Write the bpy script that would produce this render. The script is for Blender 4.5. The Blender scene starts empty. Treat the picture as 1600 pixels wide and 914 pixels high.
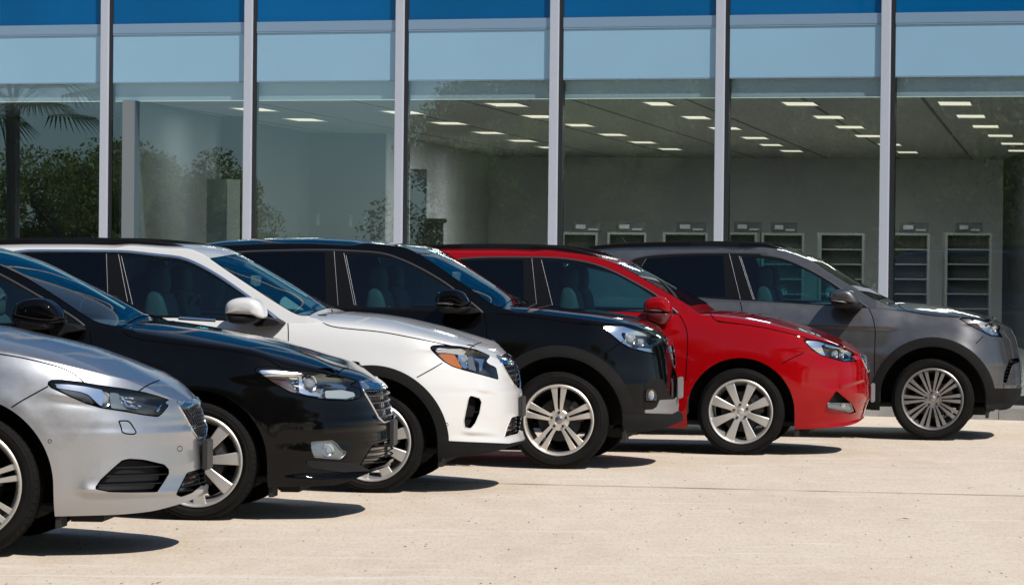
import bpy, bmesh, math, random
import numpy as np
from mathutils import Matrix, Vector
from mathutils.bvhtree import BVHTree

random.seed(7)
rng = np.random.default_rng(7)
SC = bpy.context.scene
COL = SC.collection

# ------------------------------------------------------------------ camera, sky, sun, exposure
CAM_H = 1.63
FPX = 6300.0                                  # focal length in pixels of the 1600 px wide photograph
CX, CY = 800.0, 457.0
PITCH = math.atan(77.0 / FPX)
ROLL = 0.0105
_f = np.array([0, math.cos(PITCH), -math.sin(PITCH)])
_u0 = np.array([0, math.sin(PITCH), math.cos(PITCH)])
_r0 = np.array([1.0, 0, 0])
CR = _r0 * math.cos(ROLL) + _u0 * math.sin(ROLL)
CU = _u0 * math.cos(ROLL) - _r0 * math.sin(ROLL)
CF = _f
CAMP = np.array([0, 0, CAM_H])
cam_data = bpy.data.cameras.new("camera")
cam = bpy.data.objects.new("camera", cam_data)
COL.objects.link(cam)
cam_data.sensor_width = 36.0
cam_data.lens = 36.0 * FPX / 1600.0
cam_data.clip_start = 0.1
cam_data.clip_end = 2000.0
m = Matrix.Identity(4)
for i in range(3):
    m[i][0] = CR[i]; m[i][1] = CU[i]; m[i][2] = -CF[i]; m[i][3] = CAMP[i]
cam.matrix_world = m
SC.camera = cam

SUN_DIR = np.array([0.46, -0.53, 0.76]); SUN_DIR /= np.linalg.norm(SUN_DIR)     # towards the sun
SUN_EL = math.asin(SUN_DIR[2])
world = bpy.data.worlds.new("World"); SC.world = world; world.use_nodes = True
wn = world.node_tree.nodes; wl = world.node_tree.links
sky = wn.new("ShaderNodeTexSky"); sky.sky_type = 'NISHITA'; sky.sun_disc = False
sky.sun_elevation = SUN_EL
sky.sun_rotation = math.atan2(SUN_DIR[0], SUN_DIR[1])
sky.air_density = 1.0; sky.dust_density = 0.3; sky.ozone_density = 2.0; sky.altitude = 50
bg = wn["Background"]; bg.inputs[1].default_value = 0.10
wl.new(sky.outputs[0], bg.inputs[0])
sd = bpy.data.lights.new("sun", 'SUN'); sd.energy = 4.6; sd.angle = math.radians(0.53); sd.color = (1, 0.955, 0.89)
sun = bpy.data.objects.new("sun", sd); COL.objects.link(sun)
sun.rotation_euler = Vector(SUN_DIR).to_track_quat('Z', 'Y').to_euler()
SC.view_settings.view_transform = 'Standard'; SC.view_settings.look = 'None'
SC.view_settings.exposure = 0.0; SC.view_settings.gamma = 1.0
SC.cycles.use_denoising = True
SC.cycles.max_bounces = 10; SC.cycles.transparent_max_bounces = 24; SC.cycles.glossy_bounces = 5
SC.cycles.caustics_reflective = False; SC.cycles.caustics_refractive = False
SC.cycles.sample_clamp_indirect = 6.0

# ------------------------------------------------------------------ projection helpers
def project(P):
    d = np.asarray(P, float) - CAMP
    w = d @ CF
    return np.stack([CX + FPX * (d @ CR) / w, CY - FPX * (d @ CU) / w], -1)

def ray(px, py):
    d = CF + CR * ((px - CX) / FPX) - CU * ((py - CY) / FPX)
    return d / np.linalg.norm(d)

def on_plane(px, py, P0, N):
    """where the sight line through a point of the picture meets a plane of the place"""
    d = ray(px, py)
    return CAMP + d * (np.dot(np.asarray(P0) - CAMP, N) / np.dot(d, N))

def on_ground(px, py, z=0.0):
    return on_plane(px, py, (0, 0, z), np.array([0, 0, 1.0]))

def K(ox, oy, s=4.4444):
    return lambda *p: [(ox + a / s, oy + b / s) for a, b in zip(p[::2], p[1::2])]

# ------------------------------------------------------------------ materials
MATS = {}
def new_mat(name):
    mt = bpy.data.materials.new(name); mt.use_nodes = True
    return mt, mt.node_tree.nodes, mt.node_tree.links, mt.node_tree.nodes["Principled BSDF"]

def mat(name, col, rough=0.5, metal=0.0, coat=0.0, coat_r=0.03, bump=0.0, bscale=60, var=0.0, vscale=3.0, spec=0.5, emit=None, estr=1.0):
    if name in MATS: return MATS[name]
    mt, n, l, b = new_mat(name)
    b.inputs["Base Color"].default_value = (*col, 1)
    b.inputs["Roughness"].default_value = rough
    b.inputs["Metallic"].default_value = metal
    b.inputs["Coat Weight"].default_value = coat
    b.inputs["Coat Roughness"].default_value = coat_r
    b.inputs["Specular IOR Level"].default_value = spec
    tc = n.new("ShaderNodeTexCoord")
    if var > 0:
        nz = n.new("ShaderNodeTexNoise"); nz.inputs["Scale"].default_value = vscale; nz.inputs["Detail"].default_value = 6
        l.new(tc.outputs["Object"], nz.inputs["Vector"])
        mr = n.new("ShaderNodeMapRange"); mr.inputs[1].default_value = 0.3; mr.inputs[2].default_value = 0.7
        mr.inputs[3].default_value = 1 - var; mr.inputs[4].default_value = 1 + var
        l.new(nz.outputs["Fac"], mr.inputs[0])
        mx = n.new("ShaderNodeVectorMath"); mx.operation = 'SCALE'; mx.inputs[0].default_value = col
        l.new(mr.outputs[0], mx.inputs["Scale"]); l.new(mx.outputs[0], b.inputs["Base Color"])
    if bump > 0:
        nb = n.new("ShaderNodeTexNoise"); nb.inputs["Scale"].default_value = bscale; nb.inputs["Detail"].default_value = 4
        l.new(tc.outputs["Object"], nb.inputs["Vector"])
        bp = n.new("ShaderNodeBump"); bp.inputs["Strength"].default_value = bump; bp.inputs["Distance"].default_value = 0.01
        l.new(nb.outputs["Fac"], bp.inputs["Height"]); l.new(bp.outputs[0], b.inputs["Normal"])
    if emit:
        b.inputs["Emission Color"].default_value = (*emit, 1); b.inputs["Emission Strength"].default_value = estr
    MATS[name] = mt
    return mt

def paint(name, col, metal=0.0, rough=0.4, flake=0.0, dust=0.02, spec=0.5, cior=1.5):
    """car paint: base coat with fine flakes and slight dirt, under a clear coat"""
    if name in MATS: return MATS[name]
    mt, n, l, b = new_mat(name)
    b.inputs["Metallic"].default_value = metal
    b.inputs["Coat Weight"].default_value = 1.0; b.inputs["Coat Roughness"].default_value = 0.02
    b.inputs["Coat IOR"].default_value = cior; b.inputs["Specular IOR Level"].default_value = spec
    tc = n.new("ShaderNodeTexCoord")
    # flakes
    vo = n.new("ShaderNodeTexVoronoi"); vo.inputs["Scale"].default_value = 900
    l.new(tc.outputs["Object"], vo.inputs["Vector"])
    mr = n.new("ShaderNodeMapRange"); mr.inputs[3].default_value = 1 - flake; mr.inputs[4].default_value = 1 + flake
    sp = n.new("ShaderNodeSeparateColor"); l.new(vo.outputs["Color"], sp.inputs[0]); l.new(sp.outputs[0], mr.inputs[0])
    sc = n.new("ShaderNodeVectorMath"); sc.operation = 'SCALE'; sc.inputs[0].default_value = col
    l.new(mr.outputs[0], sc.inputs["Scale"])
    # a film of dust, thicker low down and in blotches
    nz = n.new("ShaderNodeTexNoise"); nz.inputs["Scale"].default_value = 9; nz.inputs["Detail"].default_value = 8; nz.inputs["Roughness"].default_value = 0.7
    l.new(tc.outputs["Object"], nz.inputs["Vector"])
    m2 = n.new("ShaderNodeMapRange"); m2.inputs[1].default_value = 0.35; m2.inputs[2].default_value = 0.8
    m2.inputs[3].default_value = 0.0; m2.inputs[4].default_value = dust * 2
    l.new(nz.outputs["Fac"], m2.inputs[0])
    mx = n.new("ShaderNodeMix"); mx.data_type = 'RGBA'
    l.new(m2.outputs[0], mx.inputs[0]); l.new(sc.outputs[0], mx.inputs[6]); mx.inputs[7].default_value = (0.42, 0.37, 0.31, 1)
    l.new(mx.outputs[2], b.inputs["Base Color"])
    m3 = n.new("ShaderNodeMapRange"); m3.inputs[1].default_value = 0.35; m3.inputs[2].default_value = 0.8
    m3.inputs[3].default_value = rough; m3.inputs[4].default_value = min(1, rough + 0.12)
    l.new(nz.outputs["Fac"], m3.inputs[0]); l.new(m3.outputs[0], b.inputs["Roughness"])
    # orange peel
    nb = n.new("ShaderNodeTexNoise"); nb.inputs["Scale"].default_value = 220; nb.inputs["Detail"].default_value = 1
    l.new(tc.outputs["Object"], nb.inputs["Vector"])
    bp = n.new("ShaderNodeBump"); bp.inputs["Strength"].default_value = 0.02; bp.inputs["Distance"].default_value = 0.004
    l.new(nb.outputs["Fac"], bp.inputs["Height"]); l.new(bp.outputs[0], b.inputs["Coat Normal"])
    MATS[name] = mt
    return mt

def sheet_glass(name, tint, r0=0.05, rough=0.0, rtint=(1, 1, 1), pw=4.0):
    """a thin pane: see-through tint plus reflection that grows towards grazing"""
    if name in MATS: return MATS[name]
    mt, n, l, b = new_mat(name)
    n.remove(b)
    out = n["Material Output"]
    tr = n.new("ShaderNodeBsdfTransparent"); tr.inputs[0].default_value = (*tint, 1)
    gl = n.new("ShaderNodeBsdfGlossy"); gl.inputs["Roughness"].default_value = rough; gl.inputs[0].default_value = (*rtint, 1)
    lw = n.new("ShaderNodeLayerWeight"); lw.inputs[0].default_value = 0.5
    pwn = n.new("ShaderNodeMath"); pwn.operation = 'POWER'; pwn.inputs[1].default_value = pw
    l.new(lw.outputs["Facing"], pwn.inputs[0])
    ma = n.new("ShaderNodeMath"); ma.operation = 'MULTIPLY_ADD'; ma.inputs[1].default_value = 1 - r0; ma.inputs[2].default_value = r0
    ma.use_clamp = True
    l.new(pwn.outputs[0], ma.inputs[0])
    mx = n.new("ShaderNodeMixShader")
    l.new(ma.outputs[0], mx.inputs[0]); l.new(tr.outputs[0], mx.inputs[1]); l.new(gl.outputs[0], mx.inputs[2])
    l.new(mx.outputs[0], out.inputs[0])
    MATS[name] = mt
    return mt

M_BLACKPL = mat("black_plastic", (0.012, 0.012, 0.013), 0.5, spec=.2, bump=0.15, bscale=400, var=0.12, vscale=6)
M_CLAD = mat("textured_cladding", (0.0115, 0.0112, 0.011), 0.75, spec=.08, bump=0.3, bscale=500, var=0.15, vscale=5)
M_GAP = mat("gap_black", (0.003, 0.003, 0.003), 0.9, spec=0.0)
M_RUBBER = mat("tyre_rubber", (0.0095, 0.0092, 0.009), 0.7, spec=.09, bump=0.2, bscale=150, var=0.25, vscale=9)
M_CHROME = mat("chrome", (0.78, 0.80, 0.83), 0.09, 1.0)
M_SATIN = mat("satin_metal", (0.30, 0.31, 0.33), 0.32, 1.0)
M_ALLOY = mat("painted_alloy", (0.52, 0.51, 0.49), 0.42, 0.7, coat=0.12, var=0.08)
M_ALLOYW = mat("machined_alloy", (0.72, 0.68, 0.63), 0.38, 0.8, coat=0.15, var=0.07)
M_ALLOYG = mat("grey_alloy", (0.27, 0.265, 0.26), 0.38, 0.8, coat=0.15, var=0.08)
M_DARKALLOY = mat("dark_alloy_pocket", (0.012, 0.012, 0.013), 0.4, 0.3)
M_DISC = mat("brake_steel", (0.025, 0.024, 0.023), 0.45, 0.5, var=0.2, vscale=14)
M_CALIPER = mat("caliper_metal", (0.07, 0.068, 0.065), 0.5, 0.5)
M_LINER = mat("arch_liner", (0.006, 0.006, 0.006), 0.95)
M_UNDER = mat("underbody", (0.012, 0.012, 0.012), 0.85)
M_LAMPREF = mat("lamp_reflector", (0.75, 0.77, 0.80), 0.16, 1.0)
M_LAMPWHITE = mat("lamp_diffuser", (0.34, 0.37, 0.38), 0.3, 0.2, coat=0.6)
M_LAMPDARK = mat("lamp_bezel", (0.035, 0.037, 0.042), 0.3, 0.2, coat=0.6)
M_LAMPGREY = mat("lamp_bezel_grey", (0.20, 0.22, 0.23), 0.3, 0.6, coat=0.5)
M_ORANGE = mat("amber_reflector", (0.42, 0.115, 0.006), 0.25, 0.0, coat=0.8)
M_STRIP = mat("glass_strip_dark", (0.16, 0.165, 0.17), 0.4, 0.6)
M_DARKRED = mat("side_marker_red", (0.035, 0.011, 0.010), 0.3, 0.0, coat=0.8)
M_LENS = sheet_glass("lamp_lens_clear", (0.96, 0.975, 0.98), 0.045)
M_PROJ = mat("projector_glass", (0.30, 0.33, 0.36), 0.03, 0.25, coat=1.0)
M_GRILLE = mat("grille_gloss_black", (0.012, 0.012, 0.013), 0.18, coat=0.7)
M_GLASS_F = sheet_glass("door_glass", (0.38, 0.74, 0.78), 0.04)
M_GLASS_R = sheet_glass("privacy_glass", (0.022, 0.026, 0.03), 0.03)
M_GLASS_W = sheet_glass("windscreen_glass", (0.55, 0.78, 0.80), 0.04, pw=5.5)
M_TRIM = mat("window_trim_black", (0.006, 0.006, 0.007), 0.35, spec=.15)
M_TRIMG = mat("window_frame_satin", (0.05, 0.05, 0.055), 0.35, 0.3)
M_SEAT = mat("seat_fabric_dark", (0.05, 0.05, 0.053), 0.85, bump=0.2)
M_SEATL = mat("seat_leather_grey", (0.20, 0.20, 0.19), 0.6, bump=0.1)
M_CABIN = mat("cabin_trim", (0.075, 0.078, 0.08), 0.8)
M_LINING = mat("pillar_lining_pale", (0.62, 0.60, 0.54), 0.8)
M_PLATE = mat("plate_carrier", (0.022, 0.022, 0.024), 0.45, bump=0.08, bscale=300)
M_PLATEG = mat("plate_carrier_grey", (0.30, 0.30, 0.31), 0.4, 0.5)

# ------------------------------------------------------------------ object helpers
def link_mesh(name, V, F, material=None, parent=None, smooth=True, normals=None, loc=None):
    me = bpy.data.meshes.new(name)
    V = np.asarray(V, dtype=float).reshape(-1, 3)
    me.from_pydata(V.tolist(), [], [list(map(int, f)) for f in F])
    me.update()
    if smooth and len(me.polygons):
        me.polygons.foreach_set("use_smooth", [True] * len(me.polygons))
        if normals is not None:
            me.normals_split_custom_set_from_vertices([tuple(nn) for nn in normals])
    if material is not None: me.materials.append(material)
    ob = bpy.data.objects.new(name, me); COL.objects.link(ob)
    if parent is not None: ob.parent = parent
    if loc is not None: ob.location = loc
    return ob

def empty(name, loc=(0, 0, 0), rotz=0.0, parent=None):
    e = bpy.data.objects.new(name, None); COL.objects.link(e)
    e.location = loc; e.rotation_euler = (0, 0, rotz); e.empty_display_size = 0.2
    if parent is not None: e.parent = parent
    return e

def tag(o, label=None, cat=None, group=None, kind=None):
    if label: o["label"] = label
    if cat: o["category"] = cat
    if group: o["group"] = group
    if kind: o["kind"] = kind
    return o

class MB:
    """collects simple solids into one mesh"""
    def __init__(s): s.V = []; s.F = []
    def add(s, V, F):
        o = len(s.V); s.V += [tuple(v) for v in V]; s.F += [[i + o for i in f] for f in F]
    def box(s, a, b):
        x0, y0, z0 = a; x1, y1, z1 = b
        s.add([(x0,y0,z0),(x1,y0,z0),(x1,y1,z0),(x0,y1,z0),(x0,y0,z1),(x1,y0,z1),(x1,y1,z1),(x0,y1,z1)],
              [(0,3,2,1),(4,5,6,7),(0,1,5,4),(1,2,6,5),(2,3,7,6),(3,0,4,7)])
    def tube(s, a, b, r0, r1=None, n=8, cap=True):
        r1 = r0 if r1 is None else r1
        a = np.array(a, float); b = np.array(b, float); d = b - a; L = np.linalg.norm(d)
        if L < 1e-9: return
        d /= L; t = np.array([0, 0, 1.0]) if abs(d[2]) < 0.9 else np.array([1.0, 0, 0])
        e1 = np.cross(d, t); e1 /= np.linalg.norm(e1); e2 = np.cross(d, e1)
        V = []
        for P, r in ((a, r0), (b, r1)):
            for k in range(n):
                th = 2 * math.pi * k / n
                V.append(P + (e1 * math.cos(th) + e2 * math.sin(th)) * r)
        F = [(k, (k + 1) % n, n + (k + 1) % n, n + k) for k in range(n)]
        if cap: F += [tuple(range(n))[::-1], tuple(range(n, 2 * n))]
        s.add(V, F)
    def path(s, pts, r, n=8):
        """a bent tube along points, radius or radii"""
        pts = [np.array(p, float) for p in pts]
        rr = r if hasattr(r, '__len__') else [r] * len(pts)
        V = []; F = []
        up = np.array([0, 0, 1.0])
        for i, P in enumerate(pts):
            d = pts[min(i + 1, len(pts) - 1)] - pts[max(i - 1, 0)]; d /= max(np.linalg.norm(d), 1e-9)
            t = up if abs(d[2]) < 0.92 else np.array([1.0, 0, 0])
            e1 = np.cross(d, t); e1 /= np.linalg.norm(e1); e2 = np.cross(d, e1)
            for k in range(n):
                th = 2 * math.pi * k / n
                V.append(P + (e1 * math.cos(th) + e2 * math.sin(th)) * rr[i])
        for i in range(len(pts) - 1):
            for k in range(n):
                F.append((i*n + k, i*n + (k+1) % n, (i+1)*n + (k+1) % n, (i+1)*n + k))
        F += [tuple(range(n))[::-1], tuple(range((len(pts)-1)*n, len(pts)*n))]
        s.add(V, F)
    def lathe(s, prof, n=48, axis='y', closed=False):
        """prof: (radius, height along axis)"""
        V = []; F = []
        for r, h in prof:
            for k in range(n):
                th = 2 * math.pi * k / n
                c, q = r * math.cos(th), r * math.sin(th)
                V.append((c, h, q) if axis == 'y' else (c, q, h))
        m_ = len(prof)
        for i in range(m_ if closed else m_ - 1):
            j = (i + 1) % m_
            for k in range(n):
                F.append((i*n + k, i*n + (k+1) % n, j*n + (k+1) % n, j*n + k))
        s.add(V, F)
    def prism(s, poly, y0, y1, taper=1.0):
        """poly in (x,z), extruded along y"""
        n = len(poly); c = np.mean(np.array(poly), 0)
        V = [(p[0], y0, p[1]) for p in poly] + [(c[0] + (p[0]-c[0])*taper, y1, c[1] + (p[1]-c[1])*taper) for p in poly]
        F = [tuple(range(n)), tuple(range(n, 2*n))[::-1]] + [(k, (k+1) % n, n+(k+1) % n, n+k) for k in range(n)]
        s.add(V, F)
    def pillow(s, poly, layers):
        """poly in (x,z); layers: (y, scale) rings, closed at both ends"""
        P = np.array(poly, float); c = P.mean(0); n = len(P); V = []; F = []
        for y, sc_ in layers:
            for p in P: V.append((c[0] + (p[0]-c[0])*sc_, y, c[1] + (p[1]-c[1])*sc_))
        for i in range(len(layers) - 1):
            for k in range(n): F.append((i*n+k, i*n+(k+1) % n, (i+1)*n+(k+1) % n, (i+1)*n+k))
        F += [tuple(range(n))[::-1], tuple(range((len(layers)-1)*n, len(layers)*n))]
        s.add(V, F)
    def build(s, name, material, parent=None, smooth=False, bevel=0.0, loc=None, angle=35):
        ob = link_mesh(name, s.V, s.F, material, parent, smooth=False, loc=loc)
        bm = bmesh.new(); bm.from_mesh(ob.data)
        bmesh.ops.recalc_face_normals(bm, faces=bm.faces)
        if bevel > 0:
            ed = [e for e in bm.edges if len(e.link_faces) == 2 and e.calc_face_angle(0) > 0.6]
            bmesh.ops.bevel(bm, geom=ed, offset=bevel, segments=2, affect='EDGES', clamp_overlap=True)
        bm.to_mesh(ob.data); bm.free()
        if smooth:
            ob.data.polygons.foreach_set("use_smooth", [True] * len(ob.data.polygons))
            ob.data.set_sharp_from_angle(angle=math.radians(angle))
        return ob

def smooth_poly(pts, n=60, closed=True):
    """resample a polygon with Catmull-Rom"""
    P = np.array(pts, float); m_ = len(P); out = []
    per = max(2, n // m_)
    for i in range(m_ if closed else m_ - 1):
        if closed: p0, p1, p2, p3 = P[(i-1) % m_], P[i], P[(i+1) % m_], P[(i+2) % m_]
        else: p0, p1, p2, p3 = P[max(i-1, 0)], P[i], P[i+1], P[min(i+2, m_-1)]
        for k in range(per):
            t = k / per
            out.append(0.5*((2*p1) + (-p0+p2)*t + (2*p0-5*p1+4*p2-p3)*t*t + (-p0+3*p1-3*p2+p3)*t**3))
    if not closed: out.append(P[-1])
    return np.array(out)

# ------------------------------------------------------------------ surface cutting kit
class Surf:
    """triangle surface: V points, F triangles, N normals"""
    def __init__(s, V, F, N): s.V = V; s.F = F; s.N = N
    def clip(s, f):
        """split along f = 0; returns (f<0, f>=0)"""
        V, F, N = s.V, s.F, s.N
        f = np.where(np.abs(f) < 1e-7, 1e-7, f)
        neg = f < 0; k = neg[F].sum(1)
        Fin = F[k == 3]; Fout = F[k == 0]
        mixF = F[(k == 1) | (k == 2)]
        if len(mixF) == 0: return s._sub(Fin), s._sub(Fout)
        mk = neg[mixF]; lone_neg = mk.sum(1) == 1
        lone = np.where(lone_neg, mk.argmax(1), (~mk).argmax(1))
        idx = np.arange(len(mixF))
        a = mixF[idx, lone]; b = mixF[idx, (lone+1) % 3]; c = mixF[idx, (lone+2) % 3]
        E = np.concatenate([np.stack([a, b], 1), np.stack([a, c], 1)])
        Es = np.sort(E, 1)
        U, inv = np.unique(Es, axis=0, return_inverse=True); inv = inv.reshape(-1)
        t = f[U[:, 0]] / (f[U[:, 0]] - f[U[:, 1]])
        nv = V[U[:, 0]] * (1-t[:, None]) + V[U[:, 1]] * t[:, None]
        nn = N[U[:, 0]] * (1-t[:, None]) + N[U[:, 1]] * t[:, None]
        nn /= np.maximum(np.linalg.norm(nn, axis=1, keepdims=True), 1e-9)
        base = len(V); p = base + inv[:len(a)]; q = base + inv[len(a):]
        V2 = np.vstack([V, nv]); N2 = np.vstack([N, nn])
        T1 = np.stack([a, p, q], 1)
        T2 = np.stack([p, b, c], 1); T3 = np.stack([p, c, q], 1)
        fin = np.vstack([Fin, T1[lone_neg], T2[~lone_neg], T3[~lone_neg]])
        fout = np.vstack([Fout, T1[~lone_neg], T2[lone_neg], T3[lone_neg]])
        S2 = Surf(V2, None, N2)
        return S2._sub(fin), S2._sub(fout)
    def _sub(s, F):
        if len(F) == 0: return Surf(np.zeros((0, 3)), np.zeros((0, 3), int), np.zeros((0, 3)))
        u, inv = np.unique(F.reshape(-1), return_inverse=True)
        return Surf(s.V[u], inv.reshape(-1, 3), s.N[u])
    def off(s, d):
        return Surf(s.V + s.N * d, s.F, s.N)
    def edges(s, drop_centre=True):
        F = s.F
        if len(F) == 0: return np.zeros((0, 2), int)
        E = np.vstack([F[:, [0, 1]], F[:, [1, 2]], F[:, [2, 0]]])
        Es = np.sort(E, 1)
        U, first, cnt = np.unique(Es, axis=0, return_index=True, return_counts=True)
        B = E[first[cnt == 1]]
        if drop_centre:
            B = B[~((np.abs(s.V[B[:, 0], 1]) < 1e-4) & (np.abs(s.V[B[:, 1], 1]) < 1e-4))]
        return B

def join(parts):
    V = []; F = []; N = []; o = 0
    for p in parts:
        if len(p.F) == 0: continue
        V.append(p.V); F.append(p.F + o); N.append(p.N); o += len(p.V)
    if not V: return Surf(np.zeros((0, 3)), np.zeros((0, 3), int), np.zeros((0, 3)))
    return Surf(np.vstack(V), np.vstack(F), np.vstack(N))

def walled(s, top, bot):
    """the surface lifted to `top` with walls round its border down to `bot`"""
    t = s.off(top); B = s.edges()
    if len(B) == 0: return t
    A0, A1 = s.V[B[:, 0]], s.V[B[:, 1]]; N0, N1 = s.N[B[:, 0]], s.N[B[:, 1]]
    e = A1 - A0
    wn_ = np.cross(e, (N0 + N1)); wn_ /= np.maximum(np.linalg.norm(wn_, axis=1, keepdims=True), 1e-9)
    V = np.stack([A0 + N0*top, A1 + N1*top, A1 + N1*bot, A0 + N0*bot], 1).reshape(-1, 3)
    n = len(B); i = np.arange(n) * 4
    F = np.vstack([np.stack([i, i+3, i+2], 1), np.stack([i, i+2, i+1], 1)])
    return join([t, Surf(V, F, np.repeat(wn_, 4, axis=0))])

def sdf(poly, P):
    """signed distance of points P (n,2) to polygon, negative inside"""
    A = np.array(poly, float); B = np.roll(A, -1, axis=0)
    d = np.full(len(P), 1e9); ins = np.zeros(len(P), bool)
    for a, b in zip(A, B):
        ab = b - a; L = max(ab @ ab, 1e-12)
        t = np.clip(((P - a) @ ab) / L, 0, 1)
        q = a + t[:, None] * ab
        d = np.minimum(d, np.hypot(P[:, 0]-q[:, 0], P[:, 1]-q[:, 1]))
        c = (a[1] > P[:, 1]) != (b[1] > P[:, 1])
        xi = (b[0]-a[0]) * (P[:, 1]-a[1]) / ((b[1]-a[1]) if abs(b[1]-a[1]) > 1e-12 else 1e-12) + a[0]
        ins ^= c & (P[:, 0] < xi)
    return np.where(ins, -d, d)

def gsmooth(x, y, sig, xs):
    """interpolate a polyline and soften it"""
    g = np.arange(xs.min() - 4*sig, xs.max() + 4*sig, sig / 6)
    v = np.interp(g, x, y)
    # linear extension beyond the ends keeps slopes
    k = np.arange(-18, 19) * (sig/6); w = np.exp(-0.5*(k/sig)**2); w /= w.sum()
    vp = np.pad(v, 18, mode='edge')
    return g, np.convolve(vp, w, mode='valid')
# ------------------------------------------------------------------ car body
class Curve:
    def __init__(s, pts, sig=0.03):
        P = np.array(sorted(pts, key=lambda p: p[0]), float)
        s.g, s.v = gsmooth(P[:, 0], P[:, 1], sig, P[:, 0])
    def __call__(s, x): return np.interp(x, s.g, s.v)

R_PROF = np.array([0, .05, .12, .3, .5, .66, .78, .88, .95, 1.0])
Y_PROF = np.array([.930, .952, .973, .994, 1.0, .994, .977, .955, .934, .905])
TINT_Y = 0.905

class CarFrame:
    def __init__(s, sp):
        s.sp = sp; s.W = sp['W']; a = math.radians(sp['yaw'])
        s.fw = np.array([math.cos(a), -math.sin(a), 0.0]); s.nr = np.array([-math.sin(a), -math.cos(a), 0.0])
        G = on_ground(sp['wheel'][0], sp['wheel'][1] + sp['wheel'][2])
        s.O = G - (s.W - 0.02) * s.nr
        ppm = np.linalg.norm(project(G) - project(G + np.array([0, 0, .5]))) / .5
        s.ppm = ppm; s.Rt = sp['wheel'][2] / ppm; s.Rr = sp['wheel'][3] / ppm
        s.rotz = -a
    def world(s, P):
        P = np.asarray(P, float)
        return s.O + P[..., 0:1]*s.fw + P[..., 1:2]*s.nr + P[..., 2:3]*np.array([0, 0, 1.0])
    def px(s, P): return project(s.world(P))
    def uv(s, pts, yn):
        P0 = s.O + yn * s.nr; out = []
        for (x, y) in pts:
            w = on_plane(x, y, P0, s.nr) - s.O
            out.append((float(w @ s.fw), float(w[2])))
        return out
    def localray(s, px, py):
        d = ray(px, py); c = CAMP - s.O
        return (Vector((c @ s.fw, c @ s.nr, c[2])), Vector((d @ s.fw, d @ s.nr, d[2])))

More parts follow.
